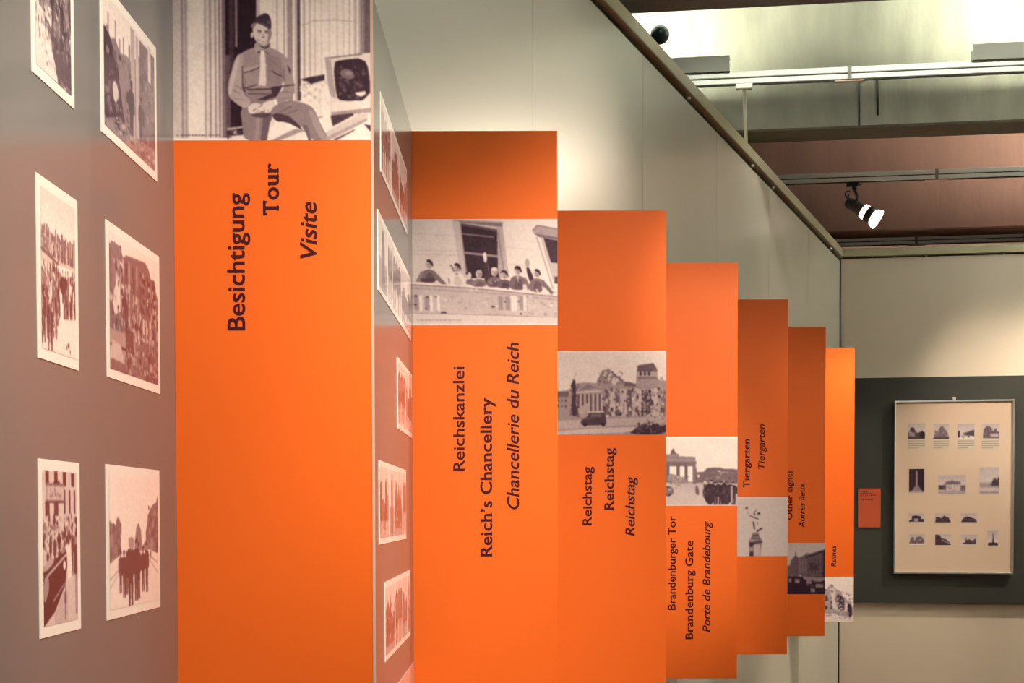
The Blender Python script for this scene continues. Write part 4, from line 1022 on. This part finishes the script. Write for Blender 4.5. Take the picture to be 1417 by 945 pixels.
# brace rod from the first rail down to the top of the long wall
root = empty('brace_rod', loc=(0, 0, 0))
a = rail_pt((2.0, 8.40), -0.615, -0.018, 4.165); b = V((1.468, 8.87, 3.888))
bm = bmesh.new(); tube(bm, a, b, 0.011, n=10, mi=0); link('rod', bm, MT['rail'], root)
bm = bmesh.new(); box(bm, (-0.05, -0.02, -0.03), (0.05, 0.02, 0.0)); bevel(bm, .004, 1); link('rod_clamp', bm, MT['rail'], root, frame_of(a, RD, -RN, UP))
tag(root, 'thin white rod between the nearest lighting rail and the wall top', 'rod')

# thin tubes standing for dark streaks down the first beam
for (s, z1, lab) in ((0.08, 4.05, 'longer of two dark streaks down the concrete beam'), (0.195, 4.11, 'shorter of two dark streaks down the concrete beam')):
    p = V((2.42, 8.96, 0)) + RD * (s - 0.30) + RN * 0.006
    bm = bmesh.new(); tube(bm, p + V((0, 0, 4.42)), p + V((0, 0, z1)), 0.006, n=8)
    tag(link('dark_streak', bm, MT['black'], None), lab, 'dark_streak', 'streaks on the beam')

# uplighters on the first rail
def uplighter(s0, s1, label):
    root = empty('uplighter', frame_of(rail_pt((2.0, 8.40), s0, 0, 4.237), RD, -RN, UP))
    tag(root, label, 'uplighter', 'uplighters on the nearest rail')
    L = s1 - s0; t = 0.004
    bm = bmesh.new()
    box(bm, (0, -0.02, 0), (L, -0.02 + t, 0.092)); box(bm, (0, 0.05 - t, 0), (L, 0.05, 0.05)); box(bm, (0, -0.02 + t, 0), (L, 0.05 - t, t))
    link('trough', bm, MT['grey_metal'], root)
    for xa in (-0.002, L - 0.002):
        bm = bmesh.new(); box(bm, (xa, -0.02, 0), (xa + 0.004, 0.05, 0.06)); 
        link('end_cap', bm, MT['rail'], root)
    bm = bmesh.new(); tube(bm, (0.03, 0.018, 0.04), (L - 0.03, 0.018, 0.04), 0.013, n=12)
    link('tube', bm, MT['tube'], root)
    return root
uplighter(-1.95, -0.70, 'grey uplighter box on the nearest rail, by the top of the long wall')
uplighter(0.70, 2.3, 'grey uplighter box on the nearest rail, cut by the right photo edge')

# black globe above the wall top
gp = V((0.868, 8.30, 4.391))
root = empty('globe_lamp', loc=gp)
tag(root, 'black globe above the wall top, against the bright beam', 'lamp')
bm = bmesh.new(); lathe(bm, [(0.056 * math.sin(math.pi * i / 16), -0.056 * math.cos(math.pi * i / 16)) for i in range(17)], 28); bmesh.ops.remove_doubles(bm, verts=bm.verts, dist=1e-4)
link('globe', bm, MT['black_globe'], root, smooth=True)
bm = bmesh.new(); tube(bm, (-0.01, 0.0, -0.05), (-0.10, 0.27, -0.155), 0.009, n=10); link('stem', bm, MT['black'], root)

# spotlight on the middle rail
sp = rail_pt((3.0, 10.93), -0.345, -0.018, 4.158)
root = empty('spotlight', frame_of(sp, RD, -RN, UP))
tag(root, 'black and grey track spotlight with lit glass, hanging from the middle rail', 'spotlight')
bm = bmesh.new(); box(bm, (-0.062, -0.018, -0.03), (0.03, 0.018, 0.0)); box(bm, (-0.02, -0.016, -0.055), (0.018, 0.016, -0.03)); tube(bm, (0.03, 0, -0.014), (0.052, 0, -0.014), 0.008, n=8); bevel(bm, 0.003, 1)
link('track_adapter', bm, MT['black'], root)
bm = bmesh.new()
for y in (-0.022, 0.022):
    tube(bm, (0.0, y * .5, -0.055), (0.022, y, -0.10), 0.010, n=8); tube(bm, (0.022, y, -0.10), (0.018, y, -0.155), 0.009, n=8)
link('yoke', bm, MT['lamp_grey'], root)
bm = bmesh.new(); pts = [V((-0.03, -0.01, -0.06)), V((-0.068, -0.012, -0.072)), V((-0.072, -0.014, -0.10)), V((-0.05, -0.015, -0.13)), V((-0.045, -0.01, -0.09))]
for p, q in zip(pts[:-1], pts[1:]): tube(bm, p, q, 0.006, n=8)
link('flex_cable', bm, MT['black'], root)
ax = V((0.80, -0.22, -0.56)).normalized()
MH = Matrix.Translation((-0.022, 0, -0.165)) @ ax.to_track_quat('Z', 'Y').to_matrix().to_4x4()
bm = bmesh.new(); lathe(bm, [(0.0, -0.05), (0.030, -0.046), (0.043, -0.025), (0.046, 0.0), (0.048, 0.07), (0.052, 0.112)], 24); link('housing', bm, MT['lamp_grey'], root, MH)
bm = bmesh.new(); lathe(bm, [(0.050, 0.100), (0.057, 0.104), (0.059, 0.138), (0.054, 0.142)], 24); link('glowing_collar', bm, MT['glow_slot'], root, MH)
bm = bmesh.new(); lathe(bm, [(0.050, 0.140), (0.063, 0.144), (0.065, 0.192), (0.05, 0.196)], 24); link('black_ring', bm, MT['black'], root, MH)
bm = bmesh.new(); lathe(bm, [(0.050, 0.194), (0.066, 0.205), (0.078, 0.240), (0.074, 0.240), (0.056, 0.212), (0.0, 0.20)], 24); link('lit_glass', bm, MT['hot_glass'], root, MH)
bm = bmesh.new(); tube(bm, (0.018, -0.05, -0.155), (0.018, -0.028, -0.155), 0.022, n=14); link('pivot_knob', bm, MT['black'], root, Matrix.Translation((-0.03, 0.0, -0.008)))
lp = root.matrix_world @ (MH @ V((0, 0, 0.26)))
spot('spotlight_beam', lp, (5.4, 12.3, 1.7), 60, 60, 0.6, 0.03)
vp = root.matrix_world @ (MH @ V((0.0, 0.075, 0.14)))
tp = rail_pt((3.0, 10.93), 0.25, -0.01, 4.152)
spot('spotlight_vent', vp + (tp - vp).normalized() * 0.08, tp, 5, 22, 0.3, 0.01, (1.0, 0.62, 0.48))
